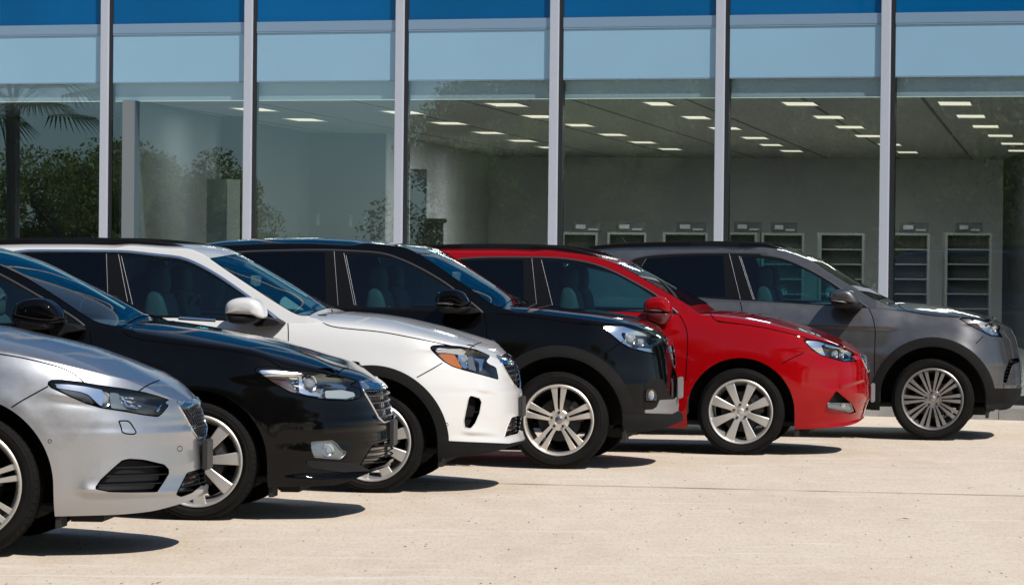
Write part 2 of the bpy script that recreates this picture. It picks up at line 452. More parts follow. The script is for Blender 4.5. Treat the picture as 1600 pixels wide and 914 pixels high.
def car_surfaces(c):
    sp = c.sp; W = c.W
    XA, XS = sp.get('xa', -0.15), sp.get('xs', 0.16); PN = sp.get('pn', 2.3)
    L_tail = sp.get('tail', -3.55)
    top = c.uv(sp['hood'], 0.0); lip = top[-1]
    nose = c.uv(sp['nose'], 0.0); bot = c.uv(sp['bottom'], 0.55*W)
    zsh_pts = c.uv(sp['shoulder'], TINT_Y*W)
    zsh_pts = [p for p in zsh_pts if p[0] < lip[0]-0.03] + [(lip[0], lip[1]-0.002)]
    zs0 = zsh_pts[0]
    zsh_pts = [(L_tail-.2, zs0[1] - 0.02), (L_tail + .8, zs0[1]+.035), (min(-1.9, zs0[0]-.3), zs0[1]+.02)] + zsh_pts
    ZSH = Curve(zsh_pts, 0.05)
    zc_pts = [(top[0][0]-0.4, top[0][1] + .004)] + top
    zc_pts = [(L_tail-.2, zs0[1]+.02)] + zc_pts
    ZC = Curve(zc_pts, 0.022)
    XL = lip[0]
    nz = np.array(sorted([(z, x) for x, z in [lip] + nose]))
    g, v = gsmooth(nz[:, 0], nz[:, 1], 0.012, nz[:, 0]); xn_target = (g, v)
    # bottom edge
    bp = sorted(bot); zflat = sp.get('sill', bp[0][1])
    bp = [(L_tail-.2, zflat+.06), (L_tail+.5, zflat+.0), (bp[0][0]-.05, zflat)] + bp
    ZB = Curve(bp, 0.03)
    zr = np.linspace(0, 1, 60); yr = np.interp(zr, R_PROF, Y_PROF)
    kk = np.exp(-0.5*(np.arange(-5, 6)/2.2)**2); kk /= kk.sum()
    yr = np.convolve(np.pad(yr, 5, mode='reflect', reflect_type='odd'), kk, mode='valid')
    wx, wz = 0.0, c.Rt
    Ra = sp['arch'] / c.ppm; c.Ra = Ra
    ledges = [(*c.uv(pl, .95*W), am, wd) for pl, am, wd in sp.get('ledges', [])]
    def side_y(x, z, r, xnz):
        y = W * np.interp(r, zr, yr)
        s_ = np.clip((x - XS) / np.maximum(xnz - XS, .05), 0, 1)
        y = y * (1 - s_**PN)**(1/PN)
        xt = L_tail
        s2 = np.clip((xt + .7 - x) / .7, 0, 1)
        y = y * (1 - .75*s2**3)
        # flared lips round both wheels
        for w0 in (0.0, -sp['wb']):
            rr = np.hypot(x - w0, z - wz)
            y = y + sp.get('flare', .012) * np.exp(-(np.maximum(rr - Ra - .01, 0)/sp.get('flw', .07))**2) * np.where(x > XS+.5, np.clip(1-(x-XS-.5)/.2, 0, 1), 1)
        for cx_, cz_, sx_, sz_, am in sp.get('bumps', []):
            y = y + am*np.exp(-((x-cx_)/sx_)**2 - ((z-cz_)/sz_)**2)
        for (q0, q1, am, wd) in ledges:          # pressed creases: the metal stands out above the line and tucks in below it
            t = (x-q0[0])/(q1[0]-q0[0]); zl = q0[1] + (q1[1]-q0[1])*t
            fade = np.clip(t/.18, 0, 1)*np.clip((1-t)/.12, 0, 1); fade = fade*fade*(3-2*fade)
            d_ = z-zl; y = y + am*fade/(1+np.exp(-d_/.005))*np.exp(-np.maximum(d_, 0)/wd)
        return y
    T = np.linspace(0, 1, 64); T = T + 0.0
    U = np.linspace(0, 1, 20)[1:]
    th = U * math.pi/2
    xm = np.arange(L_tail, XA, 0.035)
    sn = 1 - (1 - np.linspace(0, 1, 92)[1:])**1.75
    HN, HM = sp.get('hn', 2.2), sp.get('hm', 0.55)
    def evaluate(xng, xnv):
        xn = lambda z: np.interp(z, xng, xnv)
        cols = []
        for x in xm:
            zb, zs = ZB(x), ZSH(x); z = zb + (zs-zb)*T
            y = side_y(np.full_like(z, x), z, T, xn(z))
            X = np.full_like(z, x)
            ys = y[-1]; zc = max(ZC(x), zs+.01)
            yy = ys*np.cos(th); zz = zs + (zc-zs)*(1-(np.cos(th))**HN)**HM
            cols.append(np.stack([np.r_[X, np.full_like(yy, x)], np.r_[y, yy], np.r_[z, zz]], 1))
        for s_ in sn:
            X = XA + s_*(np.full_like(T, XL) - XA)
            for _ in range(14):
                z = ZB(X) + (ZSH(X)-ZB(X))*T
                X = 0.5*X + 0.5*(XA + s_*(xn(z) - XA))
            z = ZB(X) + (ZSH(X)-ZB(X))*T
            y = side_y(X, z, T, xn(z))
            if s_ == sn[-1]: y = np.zeros_like(y)
            xs_, ys, zs = X[-1], y[-1], z[-1]
            xc = XA + s_*(XL - XA)
            q = np.cos(th); yy = ys*q; xx = xc + (xs_-xc)*q**1.5
            zz = zs + (ZC(xc)-zs)*(1-q**HN)**HM
            cols.append(np.stack([np.r_[X, xx], np.r_[y, yy], np.r_[z, zz]], 1))
        G = np.array(cols)
        G[:, -1, 1] = 0.0
        return G
    g, v = xn_target; vv = v.copy()
    # the outline seen from the camera runs just past the centre line: pull the nose back by that much
    for it in range(4):
        G = evaluate(g, vv)
        nzone = G[-60:, :64].reshape(-1, 3)
        far = nzone * np.array([1, -1, 1])
        allp = np.vstack([nzone, far]); pp = c.px(allp)
        for i, (gz, tx) in enumerate(zip(g, v)):
            sel = np.abs(allp[:, 2] - gz) < .02
            if sel.sum() < 3: continue
            tgt = c.px(np.array([tx, 0, gz]))[0]
            vv[i] -= 0.8*(pp[sel, 0].max() - tgt)/c.ppm
        k2 = np.exp(-0.5*(np.arange(-6, 7)/3.0)**2); k2 /= k2.sum()
        vv = np.convolve(np.pad(vv, 6, mode='edge'), k2, mode='valid')
    # likewise the crown of the hood, so that its outline follows the traced one
    xh0 = np.linspace(top[0][0]-.2, XL-.01, 60); z0h = ZC(xh0); tg0 = c.px(np.stack([xh0, 0*xh0, z0h], 1)); corr = np.zeros(60)
    g0, v0 = ZC.g.copy(), ZC.v.copy(); h0, w0_ = ZSH.g.copy(), ZSH.v.copy()
    for it in range(5):
        ZC.v = v0 - np.interp(g0, xh0, corr)
        sm = np.clip((h0-(XL-.22))/.22, 0, 1); ZSH.v = w0_ - corr[-1]*sm*sm*(3-2*sm)
        fz = (h0 > XA+.3); ZSH.v = np.where(fz, np.minimum(ZSH.v, ZC(h0)-.012*np.clip((XL-h0)/.1, 0, 1)), ZSH.v)
        G = evaluate(g, vv); tp_ = G[:, 63:].reshape(-1, 3); tp_ = np.vstack([tp_, tp_*np.array([1, -1, 1])]); pp = c.px(tp_)
        d_ = np.zeros(60)
        for i in range(60):
            sel = np.abs(pp[:, 0]-tg0[i, 0]) < 4
            if sel.sum() > 2: d_[i] = (tg0[i, 1]-pp[sel, 1].min())/c.ppm
        d_ = np.convolve(np.pad(d_, 3, mode='edge'), np.array([1, 2, 3, 4, 3, 2, 1])/16., mode='valid')
        corr = np.clip(corr + .7*d_, -.01, .045); xq = (xh0-xh0[0])/(xh0[-1]-xh0[0]); corr = np.polyval(np.polyfit(xq, corr, 4), xq)
    G = evaluate(g, vv)
    nc, nr_ = G.shape[:2]
    low = grid_surf(G)
    c.fn = dict(ZSH=ZSH, ZC=ZC, ZB=ZB, xn=lambda z: np.interp(z, g, vv), XL=XL, side_y=side_y, zr=zr, yr=yr)
    # ---------------- greenhouse
    roof = c.uv(sp['roof'], 0.0); zA = c.uv(sp['pillar'], 0.70*W)
    xr0 = roof[0][0]
    L_g = L_tail + .12
    cow = roof[-1]
    if sp.get('sedan'):
        rear = [(L_g, zs0[1]+.02), (-2.75, zs0[1]+.10), (-2.05, roof[0][1]+.05), (-1.4, roof[0][1]+.10)]
        rear = [p for p in rear if p[0] < xr0-.25]
    else:
        rear = [(L_g, zs0[1]+.06), (L_g+.42, roof[0][1]-.10), (L_g+.75, roof[0][1]-.02)]
        rear = [p for p in rear if p[0] < xr0-.15]
    rf = rear + roof
    RZ = Curve(rf + [(cow[0]+.05, cow[1]-.02)], 0.03)
    pil = [p for p in zA]
    x0p = pil[0][0]
    xx = np.arange(L_g, x0p-.05, .1)
    side = [(x, float(RZ(x))-sp.get('roofdrop', .075)) for x in xx]
    ZA = Curve(side + pil, 0.03)
    xs = np.arange(L_g, cow[0]+.13, .018)
    hdx = c.uv([sp['header']], 0.35*W)[0][0] - .05
    tg = np.linspace(0, 1, 34); tv = np.linspace(0, 1, 22)[1:] * math.pi/2
    cols = []
    for x in xs:
        zs = ZSH(x); ysb = float(side_y(np.array([x]), np.array([zs]), np.array([1.0]), c.fn['xn'](np.array([zs])))[0]) - .004
        za = max(ZA(x), zs + .004); zc = max(RZ(x), za + .004)
        zz = zs + (za-zs)*tg; h = (zz-zs)
        y = ysb - .27*h - .10*h*h
        ya = y[-1]
        q = np.cos(tv); yt = ya*q; bl = float(np.clip((x-hdx+.20)/.22, 0, 1)); bl = bl*bl*(3-2*bl); zt = za + (zc-za)*((1-bl)*(1-q**2.6)**.62 + bl*(1-q**1.75))
        sink = max(0, x-cow[0])*.35 + (.012 if x > cow[0]-.03 else 0)
        cols.append(np.stack([np.full(len(zz)+len(zt), x), np.r_[y, yt], np.r_[zz, zt]-sink], 1))
    G2 = np.array(cols); G2[:, -1, 1] = 0
    gh = grid_surf(G2)
    tt = np.tile(np.r_[np.zeros(len(tg)), q*0 + np.sin(tv)], len(xs))
    c.gh_top = tt
    c.fn.update(ZA=ZA, RZ=RZ, cow=cow[0])
    return low, gh

def grid_surf(G):
    n, m_ = G.shape[:2]
    V = G.reshape(-1, 3)
    i = np.arange(n-1)[:, None]*m_ + np.arange(m_-1)[None, :]
    i = i.reshape(-1)
    F = np.vstack([np.stack([i, i+m_, i+m_+1], 1), np.stack([i, i+m_+1, i+1], 1)])
    ar = np.linalg.norm(np.cross(V[F[:, 1]]-V[F[:, 0]], V[F[:, 2]]-V[F[:, 0]]), axis=1)
    F = F[ar > 1e-10]
    fn = np.cross(V[F[:, 1]]-V[F[:, 0]], V[F[:, 2]]-V[F[:, 0]])
    N = np.zeros_like(V)
    for k in range(3): np.add.at(N, F[:, k], fn)
    # share normals between coincident points
    key = np.round(V, 5); u, inv = np.unique(key, axis=0, return_inverse=True); inv = inv.reshape(-1)
    A = np.zeros((len(u), 3)); np.add.at(A, inv, N); N = A[inv]
    on = np.abs(V[:, 1]) < 1e-5
    N[on, 1] = 0
    N /= np.maximum(np.linalg.norm(N, axis=1, keepdims=True), 1e-12)
    # outward = away from the axis of the car
    cen = np.array([V[:, 0].mean(), 0, V[:, 2].mean()])
    if ((V - cen)*N).sum() < 0: N = -N; F = F[:, ::-1]
    return Surf(V, F, N)

MIR = np.array([1, -1, 1.0])
def put(c, name, s, material, parent, side='near', label=None):
    """near: camera side; far: mirrored; both: one mesh with both halves (weld on the centre line)"""
    if len(s.F) == 0: return None
    near = (s.V*MIR, s.F[:, ::-1], s.N*MIR)             # object space has +y pointing away from the camera
    far = (s.V, s.F, s.N)
    if side == 'near': V, F, N = near
    elif side == 'far': V, F, N = far
    else:
        V = np.vstack([near[0], far[0]]); F = np.vstack([near[1], far[1] + len(s.V)]); N = np.vstack([near[2], far[2]])
        remap = np.arange(len(V)); ctr = np.where(np.abs(s.V[:, 1]) < 1e-5)[0]; remap[ctr + len(s.V)] = ctr
        F = remap[F]; u, inv = np.unique(F.reshape(-1), return_inverse=True); V, N, F = V[u], N[u], inv.reshape(-1, 3)
    o = link_mesh(name, V, F, material, parent, True, N)
    if label: o['label'] = label
    return o

def pair(c, name, s, material, parent, label=None):
    a = put(c, name, s, material, parent, 'near', label)
    b = put(c, name, s, material, parent, 'far', label)
    return a, b

def ribbon_surf(pts, nrm, width, lift, crown=0.0):
    """strip laid on a surface: pts, normals"""
    P = np.array(pts); N = np.array(nrm); n = len(P)
    T = np.gradient(P, axis=0); T /= np.maximum(np.linalg.norm(T, axis=1, keepdims=True), 1e-9)
    S = np.cross(N, T); S /= np.maximum(np.linalg.norm(S, axis=1, keepdims=True), 1e-9)
    w = width/2
    rows = [P - S*w, P - S*w + N*(lift), P + N*(lift+crown), P + S*w + N*(lift), P + S*w]
    rows[0] = rows[0] - N*.002; rows[4] = rows[4] - N*.002
    G = np.stack(rows, 1)
    NN = np.stack([-S, N*.6-S*.4*(crown > 0), N, N*.6+S*.4*(crown > 0), S], 1)
    NN /= np.maximum(np.linalg.norm(NN, axis=2, keepdims=True), 1e-9)
    V = G.reshape(-1, 3); m_ = 5
    i = (np.arange(n-1)[:, None]*m_ + np.arange(m_-1)[None, :]).reshape(-1)
    F = np.vstack([np.stack([i, i+m_, i+m_+1], 1), np.stack([i, i+m_+1, i+1], 1)])
    fn = np.cross(V[F[:, 1]]-V[F[:, 0]], V[F[:, 2]]-V[F[:, 0]])
    if (fn * NN.reshape(-1, 3)[F[:, 0]]).sum() < 0: F = F[:, ::-1]
    return Surf(V, F, NN.reshape(-1, 3))

def edge_rod(s, r, depth=0.0, keep=None):
    """thin rod along the border of a patch"""
    B = s.edges()
    out = []
    if len(B) == 0: return join([])
    A0, A1 = s.V[B[:, 0]], s.V[B[:, 1]]; N0, N1 = s.N[B[:, 0]], s.N[B[:, 1]]
    if keep is not None:
        k = keep((A0+A1)/2); A0, A1, N0, N1 = A0[k], A1[k], N0[k], N1[k]
    return seg_rods(A0, A1, N0, N1, r, depth)

def seg_rods(A0, A1, N0, N1, r, depth=0.0, rh=None):
    rh = r if rh is None else rh
    if len(A0) == 0: return join([])
    e = A1-A0; L = np.linalg.norm(e, axis=1, keepdims=True); ok = L[:, 0] > 1e-6
    A0, A1, N0, N1, e, L = A0[ok], A1[ok], N0[ok], N1[ok], e[ok], L[ok]
    e = e/L; ext = e*min(r*.5, .002)
    A0 = A0-ext; A1 = A1+ext
    S0 = np.cross(e, N0); S0 /= np.maximum(np.linalg.norm(S0, axis=1, keepdims=True), 1e-9)
    S1 = np.cross(e, N1); S1 /= np.maximum(np.linalg.norm(S1, axis=1, keepdims=True), 1e-9)
    angs = [0, 60, 120, 180, 240, 300]
    V = []; NN = []
    for A, N, S in ((A0, N0, S0), (A1, N1, S1)):
        for a in angs:
            a = math.radians(a); d = S*math.cos(a)*r + N*math.sin(a)*rh
            V.append(A + N*depth + d); NN.append(S*math.cos(a)+N*math.sin(a))
    V = np.stack(V, 1); NN = np.stack(NN, 1); n = len(A0); k = 6
    F = []
    base = np.arange(n)*12
    for j in range(k):
        j2 = (j+1) % k
        F.append(np.stack([base+j, base+j2, base+k+j2], 1)); F.append(np.stack([base+j, base+k+j2, base+k+j], 1))
    F = np.vstack(F); V = V.reshape(-1, 3); NN = NN.reshape(-1, 3)
    fn = np.cross(V[F[:, 1]]-V[F[:, 0]], V[F[:, 2]]-V[F[:, 0]])
    if (fn*NN[F[:, 0]]).sum() < 0: F = F[:, ::-1]
    return Surf(V, F, NN)

def level_rods(s, f, levels, r, depth, rh=None):
    """rods along the level lines of f on a patch"""
    out = []
    for lv in levels:
        g = f - lv; g = np.where(np.abs(g) < 1e-9, 1e-9, g)
        sg = g > 0; k = sg[s.F].sum(1); T = s.F[(k == 1) | (k == 2)]
        if len(T) == 0: continue
        P = []; Nn = []; cnt = np.zeros(len(T), int)
        A = np.zeros((len(T), 2, 3)); B = np.zeros((len(T), 2, 3))
        for (i, j) in ((0, 1), (1, 2), (2, 0)):
            a, b = T[:, i], T[:, j]; cr = sg[a] != sg[b]
            t = (g[a]/(g[a]-g[b]))[:, None]
            p = s.V[a]*(1-t)+s.V[b]*t; nn = s.N[a]*(1-t)+s.N[b]*t
            for q in np.where(cr)[0]:
                A[q, cnt[q]] = p[q]; B[q, cnt[q]] = nn[q]; cnt[q] += 1
        B /= np.maximum(np.linalg.norm(B, axis=2, keepdims=True), 1e-9)
        out.append(seg_rods(A[:, 0], A[:, 1], B[:, 0], B[:, 1], r, depth, rh))
    return join(out)

# ------------------------------------------------------------------ wheels
def tyre_mesh(R, Rr, w):
    mb = MB(); hw = w/2; n = 96
    prof = [(Rr-.012, -hw+.022), (Rr+.004, -hw+.012), (Rr+.02, -hw+.004), (Rr+.35*(R-Rr), -hw-.004), (Rr+.6*(R-Rr), -hw-.003),
            (Rr+.63*(R-Rr), -hw-.0055), (Rr+.66*(R-Rr), -hw-.002), (R-.022, -hw+.006), (R-.010, -hw+.014), (R-.003, -hw+.026)]
    for gx in (-.055, -.018, .018, .055):
        prof += [(R, gx-.006), (R-.008, gx-.004), (R-.008, gx+.004), (R, gx+.006)]
    prof += [(r, -y) for r, y in prof[:10][::-1]]
    mb.lathe([(r, y) for r, y in prof], n)
    # shoulder blocks
    nb = 60
    for k in range(nb):
        th = 2*math.pi*k/nb; d = 2*math.pi/nb*.36
        for sgn in (-1, 1):
            V = []
            for (rr, yy) in ((R-.020, sgn*(hw-.003)), (R-.0085, sgn*(hw-.0115)), (R+.0005, sgn*(hw-.028)), (R+.0005, sgn*(hw-.036)), (R-.012, sgn*(hw-.036)), (R-.026, sgn*(hw-.012))):
                for t in (th-d, th+d): V.append((rr*math.cos(t), yy, rr*math.sin(t)))
            F = [(0, 1, 3, 2), (2, 3, 5, 4), (4, 5, 7, 6), (0, 2, 4, 6, 8, 10), (1, 11, 9, 7, 5, 3), (6, 7, 9, 8)]
            mb.add(V, F)
    return mb

def spoke(mb, ang, r0, r1, w0, w1, y0, y1, th=.02, mid=None, off0=0.0, off1=0.0):
    """one blade: from hub r0 (half width w0, face depth y0) to rim r1; off = sideways shift at hub and rim"""
    ca, sa = math.cos(ang), math.sin(ang)
    def P(r, t, y): return (r*ca - t*sa, y, r*sa + t*ca)
    st = []
    for k in range(7):
        u = k/6; r = r0+(r1-r0)*u; w = w0+(w1-w0)*(u**1.3); o = off0+(off1-off0)*u
        y = y0+(y1-y0)*u - .008*math.sin(u*math.pi)
        st.append((r, w, o, y))
    V = []
    for r, w, o, y in st:
        V += [P(r, o-w, y+.004), P(r, o-w*.82, y), P(r, o+w*.82, y), P(r, o+w, y+.004), P(r, o+w*.75, y+th), P(r, o-w*.75, y+th)]
    F = []
    for k in range(6):
        for j in range(6):
            a = k*6+j; b = k*6+(j+1) % 6
            F.append((a, b, b+6, a+6))
    F += [(0, 1, 2, 3, 4, 5), tuple(range(36, 42))[::-1]]
    mb.add(V, F)

def make_wheel(c, style, name='wheel'):
    """wheel at the origin, outer face towards -y; returns Empty with tyre, rim, disc"""
    R, Rr, w = c.Rt, c.Rr, .225
    e = empty(name)
    tyre_mesh(R, Rr, w).build('tyre', M_RUBBER, e, smooth=True, angle=40)
    hw = w/2
    mats = {'broad8': M_ALLOY, 'broad9': M_ALLOY, 'twin5': M_ALLOYW, 'ten': M_ALLOYG, 'twin7': M_ALLOY}
    am = mats[style]
    mb = MB()
    # rim lip and barrel
    mb.lathe([(Rr+.002, -hw+.014), (Rr+.006, -hw+.004), (Rr-.001, -hw-.001), (Rr-.010, -hw+.003), (Rr-.016, -hw+.012), (Rr-.022, -hw+.03)], 96)
    rim = mb
    bar = MB()
    bar.lathe([(Rr-.0215, -hw+.029), (Rr-.030, -hw+.06), (Rr-.045, .0), (Rr-.03, hw-.02), (Rr, hw-.005)], 64)
    yf = -hw+.012                                   # spoke face plane at the rim
    r1 = Rr-.012
    a0 = math.radians(c.sp.get('spin', 90))
    if style in ('broad8', 'broad9'):
        n = 8 if style == 'broad8' else 9
        for k in range(n): spoke(rim, a0+2*math.pi*k/n, .045, r1, .021, .040, yf+.012, yf+.002, .03)
    elif style == 'twin5':
        for k in range(5):
            a = a0+2*math.pi*k/5
            spoke(rim, a, .04, r1, .0105, .025, yf+.014, yf+.001, .03, off0=.0135, off1=.036)
            spoke(rim, a, .04, r1, .0105, .025, yf+.014, yf+.001, .03, off0=-.0135, off1=-.036)
    elif style == 'ten':
        for k in range(10):
            a = a0+2*math.pi*k/10
            sgn = 1 if k % 2 else -1
            spoke(rim, a, .05, r1, .0075, .0185, yf+.012, yf+.001, .026, off0=.009, off1=.027)
            spoke(rim, a, .05, r1, .0075, .0185, yf+.012, yf+.001, .026, off0=-.009, off1=-.027)
    elif style == 'twin7':
        for k in range(7):
            a = a0+2*math.pi*k/7
            spoke(rim, a, .05, r1, .009, .017, yf+.012, yf+.001, .028, off0=.011, off1=.031)
            spoke(rim, a, .05, r1, .009, .017, yf+.012, yf+.001, .028, off0=-.011, off1=-.031)
    rim.lathe([(0.0005, yf+.012), (.030, yf+.012), (.033, yf+.010), (.040, yf+.010), (.070, yf+.012), (.077, yf+.018), (.078, yf+.06), (.0005, yf+.06)], 40)
    rim.build('rim', am, e, smooth=True, angle=28)
    bar.build('rim_barrel', M_DARKALLOY if style == 'twin5' else M_CALIPER if style == 'ten' else am, e, smooth=True)
    for k in range(5):
        a = math.radians(90)+2*math.pi*k/5 + (0.1 if style in ('ten', 'broad8') else 0)
        x, z = .054*math.cos(a), .054*math.sin(a)
        pr = [(.0115, yf+.018), (.0115, yf+.004), (.0095, yf-.001), (.0045, yf-.002), (.0005, yf-.002)]
        nuts = MB(); o = 0; nuts.lathe(pr, 6)
        nuts.V[o:] = [(v[0]+x, v[1], v[2]+z) for v in nuts.V[o:]]
        nuts.build('lug_nut', mat('lug_nut_dark', (.08, .08, .08), .35, .9), e, smooth=True)
    cp = MB(); cp.lathe([(.0005, yf+.003), (.020, yf+.004), (.027, yf+.008), (.028, yf+.014)], 32)
    cp.build('hub_cap', am if style != 'twin5' else M_SATIN, e, smooth=True)
    dk = MB(); dk.lathe([(.07, yf+.09), (.075, yf+.062), (.095, yf+.06), (.155, yf+.06), (.157, yf+.062), (.157, yf+.082), (.095, yf+.084)], 64)
    dk.build('brake_disc', M_DISC, e, smooth=True)
    cl = MB()
    poly = []
    for t in np.linspace(math.radians(-28), math.radians(28), 9): poly.append((.178*math.cos(t), .178*math.sin(t)))
    for t in np.linspace(math.radians(26), math.radians(-26), 9): poly.append((.108*math.cos(t), .108*math.sin(t)))
    rot = math.radians(25)
    poly = [(x*math.cos(rot)-z*math.sin(rot), x*math.sin(rot)+z*math.cos(rot)) for x, z in poly]
    cl.prism(poly, yf+.045, yf+.12, .96)
    cl.build('caliper', M_CALIPER, e, bevel=.006)
    # backing plate keeps the far parts of the wheel dark
    bk = MB(); bk.lathe([(.0005, .055), (.13, .055), (.165, .045), (.165, .06), (.0005, .07)], 40)
    bk.build('splash_shield', M_LINER, e, smooth=True)
    return e

def clone(root, parent=None):
    """copy a thing or part with everything under it"""
    r = root.copy(); COL.objects.link(r)
    if parent is not None: r.parent = parent
    for ch in list(root.children):
        clone(ch, r)
    return r

# ------------------------------------------------------------------ one car
def build_car(sp):
    c = CarFrame(sp); W = c.W; ppm = c.ppm
    root = empty(sp['name'], c.O, c.rotz)
    tag(root, sp['label'], sp['cat'], 'cars parked side by side in front of the showroom')
    low, gh = car_surfaces(c)
    fn = c.fn
    bvh_low = BVHTree.FromPolygons([tuple(v) for v in low.V], low.F.tolist())
    bvh_gh = BVHTree.FromPolygons([tuple(v) for v in gh.V], gh.F.tolist())
    def cast(pts, which='low', step=2.0):
        P = []; Nn = []
        pts = np.array(pts, float)
        seg = np.hypot(*np.diff(pts, axis=0).T); cum = np.r_[0, np.cumsum(seg)]
        nn = max(3, int(cum[-1]/step)); t = np.linspace(0, cum[-1], nn)
        pr = np.stack([np.interp(t, cum, pts[:, 0]), np.interp(t, cum, pts[:, 1])], 1)
        b = {'low': bvh_low, 'gh': bvh_gh}[which]
        for x, y in pr:
            o, d = c.localray(x, y); h = b.ray_cast(o, d)
            if h[0] is None or (which == 'gh' and (h[0][1] < .3*W or h[0][2] < float(fn['ZSH'](h[0][0]))+.004)): continue
            n_ = h[1]
            if n_.dot(d) > 0: n_ = -n_
            P.append(tuple(h[0])); Nn.append(tuple(n_))
        if len(P) < 3: return None
        P = np.array(P); Nn = np.array(Nn)
        # soften the normals
        k = np.array([1, 2, 3, 2, 1.])/9
        for j in range(3): Nn[:, j] = np.convolve(np.pad(Nn[:, j], 2, mode='edge'), k, mode='valid')
        Nn /= np.linalg.norm(Nn, axis=1, keepdims=True)
        return P, Nn
    def lines(polys, width, lift, crown=0, which='low', smooth=True, step=2.0):
        out = []
        for pl in polys:
            p = smooth_poly(pl, 40, closed=False) if smooth and len(pl) > 2 else pl
            r = cast(p, which, step)
            if r is not None: out.append(ribbon_surf(r[0], r[1], width, lift, crown))
        return join(out)
    paint_m = sp['paint']
    P_ = lambda s: c.px(s.V)
    near_face = lambda s: s        # helper name kept short
    def cutpoly(s, poly):
        """cut by a polygon traced on the side of the car; only faces turned to the camera side"""
        f = sdf(poly, P_(s))
        return s.clip(f)
    # ---- wheel arches
    rest = low
    wb = sp['wb']
    Ra = c.Ra; wz = c.Rt + sp.get('archdz', 0)/ppm
    def arch(s, x0, R):
        x = s.V[:, 0]-x0; z = s.V[:, 2]-wz
        r = np.hypot(x, z)
        # straight legs below the axle
        r = np.where(z < 0, np.abs(x), r)
        return r-R
    arch_x = sp.get('archdx', 0)/ppm
    lims = lambda s: np.where(s.V[:, 1] > .3*W, 0, 1)
    for x0 in (arch_x, -wb):
        f = np.maximum(arch(rest, x0, Ra), .3*W - rest.V[:, 1])
        _, rest = rest.clip(f)
    # hollow the cabin: drop the deck below the glass
    f = np.maximum(np.maximum(rest.V[:, 0]-(fn['cow']-.16), -(rest.V[:, 0]-(sp.get('tail', -3.55)+.25))), np.maximum(rest.V[:, 1]-.86*W, -(rest.V[:, 2]-fn['ZSH'](rest.V[:, 0])+.004)))
    _, rest = rest.clip(f)
    parts = {}
    # ---- arch trim ring
    body_pieces = []
    if 'ring' in sp:
        Ro = sp['ring']/ppm; trims = []
        for x0 in (arch_x, -wb):
            f = np.maximum(arch(rest, x0, Ro), np.maximum(.25*W-rest.V[:, 1], -(rest.V[:, 2]-.02)))
            a, rest = rest.clip(f); trims.append(a)
            if x0 == arch_x: ringf = a
        ring = walled(join(trims), .012, -.02)
        pair(c, 'wheel_arch_trim', ring, M_CLAD, root)
    if 'clad' in sp:
        a, rest = cutpoly(rest, sp['clad'])
        put(c, 'lower_bumper_cladding', walled(a, .006, -.02), sp.get('cladmat', M_CLAD), root, 'both')
    # sills
    f = np.maximum(rest.V[:, 2]-(fn['ZB'](rest.V[:, 0])+.055 + (.06 if 'ring' in sp else 0)), rest.V[:, 0]+Ra*.8)
    a, rest = rest.clip(f)
    put(c, 'sill', walled(a, .004, -.02), M_CLAD if 'ring' in sp else paint_m, root, 'both')
    # ---- headlight
    hl, rest = cutpoly(rest, smooth_poly(sp['lamp'], 80) if sp.get('lampsmooth', True) else sp['lamp'])
    _, hl = hl.clip(hl.V[:, 1]-.02)        # stays on its own side
    over, hl = hl.clip(hl.N[:, 1]-.34); rest = join([rest, over])
    for side in ('near', 'far'):
        h = empty('headlight', parent=root)
        put(c, 'lamp_housing', walled(hl, -.05, -.001) , sp.get('housing', M_LAMPDARK), h, side)
        put(c, 'lamp_lens', hl.off(.0015), M_LENS, h, side)
        put(c, 'lamp_gasket', edge_rod(hl, .0038, 0.0), M_GAP, h, side)
        for (nm, poly, dep, m_) in sp.get('lampbits', []):
            pc, _ = cutpoly(hl, poly)
            if len(pc.F): put(c, nm, walled(pc, dep, dep-.02), m_, h, side)
        for (x, y, rp, dep) in sp.get('projectors', []):
            o, d = c.localray(x, y); hit = bvh_low.ray_cast(o, d)
            if hit[0] is None: continue
            n_ = Vector((.72, .66, .05)).normalized()
            pos = Vector(hit[0]) - Vector(hit[1] if hit[1].dot(d) < 0 else -hit[1])*dep
            for nm, prof, m_ in (('projector_lens', [(.0005, .55*rp), (.45*rp, .45*rp), (.75*rp, .2*rp), (.86*rp, -.1*rp)], M_PROJ),
                                 ('projector_ring', [(.84*rp, -.2*rp), (.86*rp, .12*rp), (1.0*rp, .2*rp), (1.12*rp, .1*rp), (1.2*rp, -.5*rp)], M_LAMPREF)):
                mb = MB(); mb.lathe(prof, 28, axis='z')
                q = n_.to_track_quat('Z', 'Y'); sy = -1 if side == 'near' else 1
                mb.V = [tuple((q @ Vector(v) + pos)) for v in mb.V]
                mb.V = [(v[0], v[1]*sy, v[2]) for v in mb.V]
                mb.build(nm, m_, h, smooth=True)
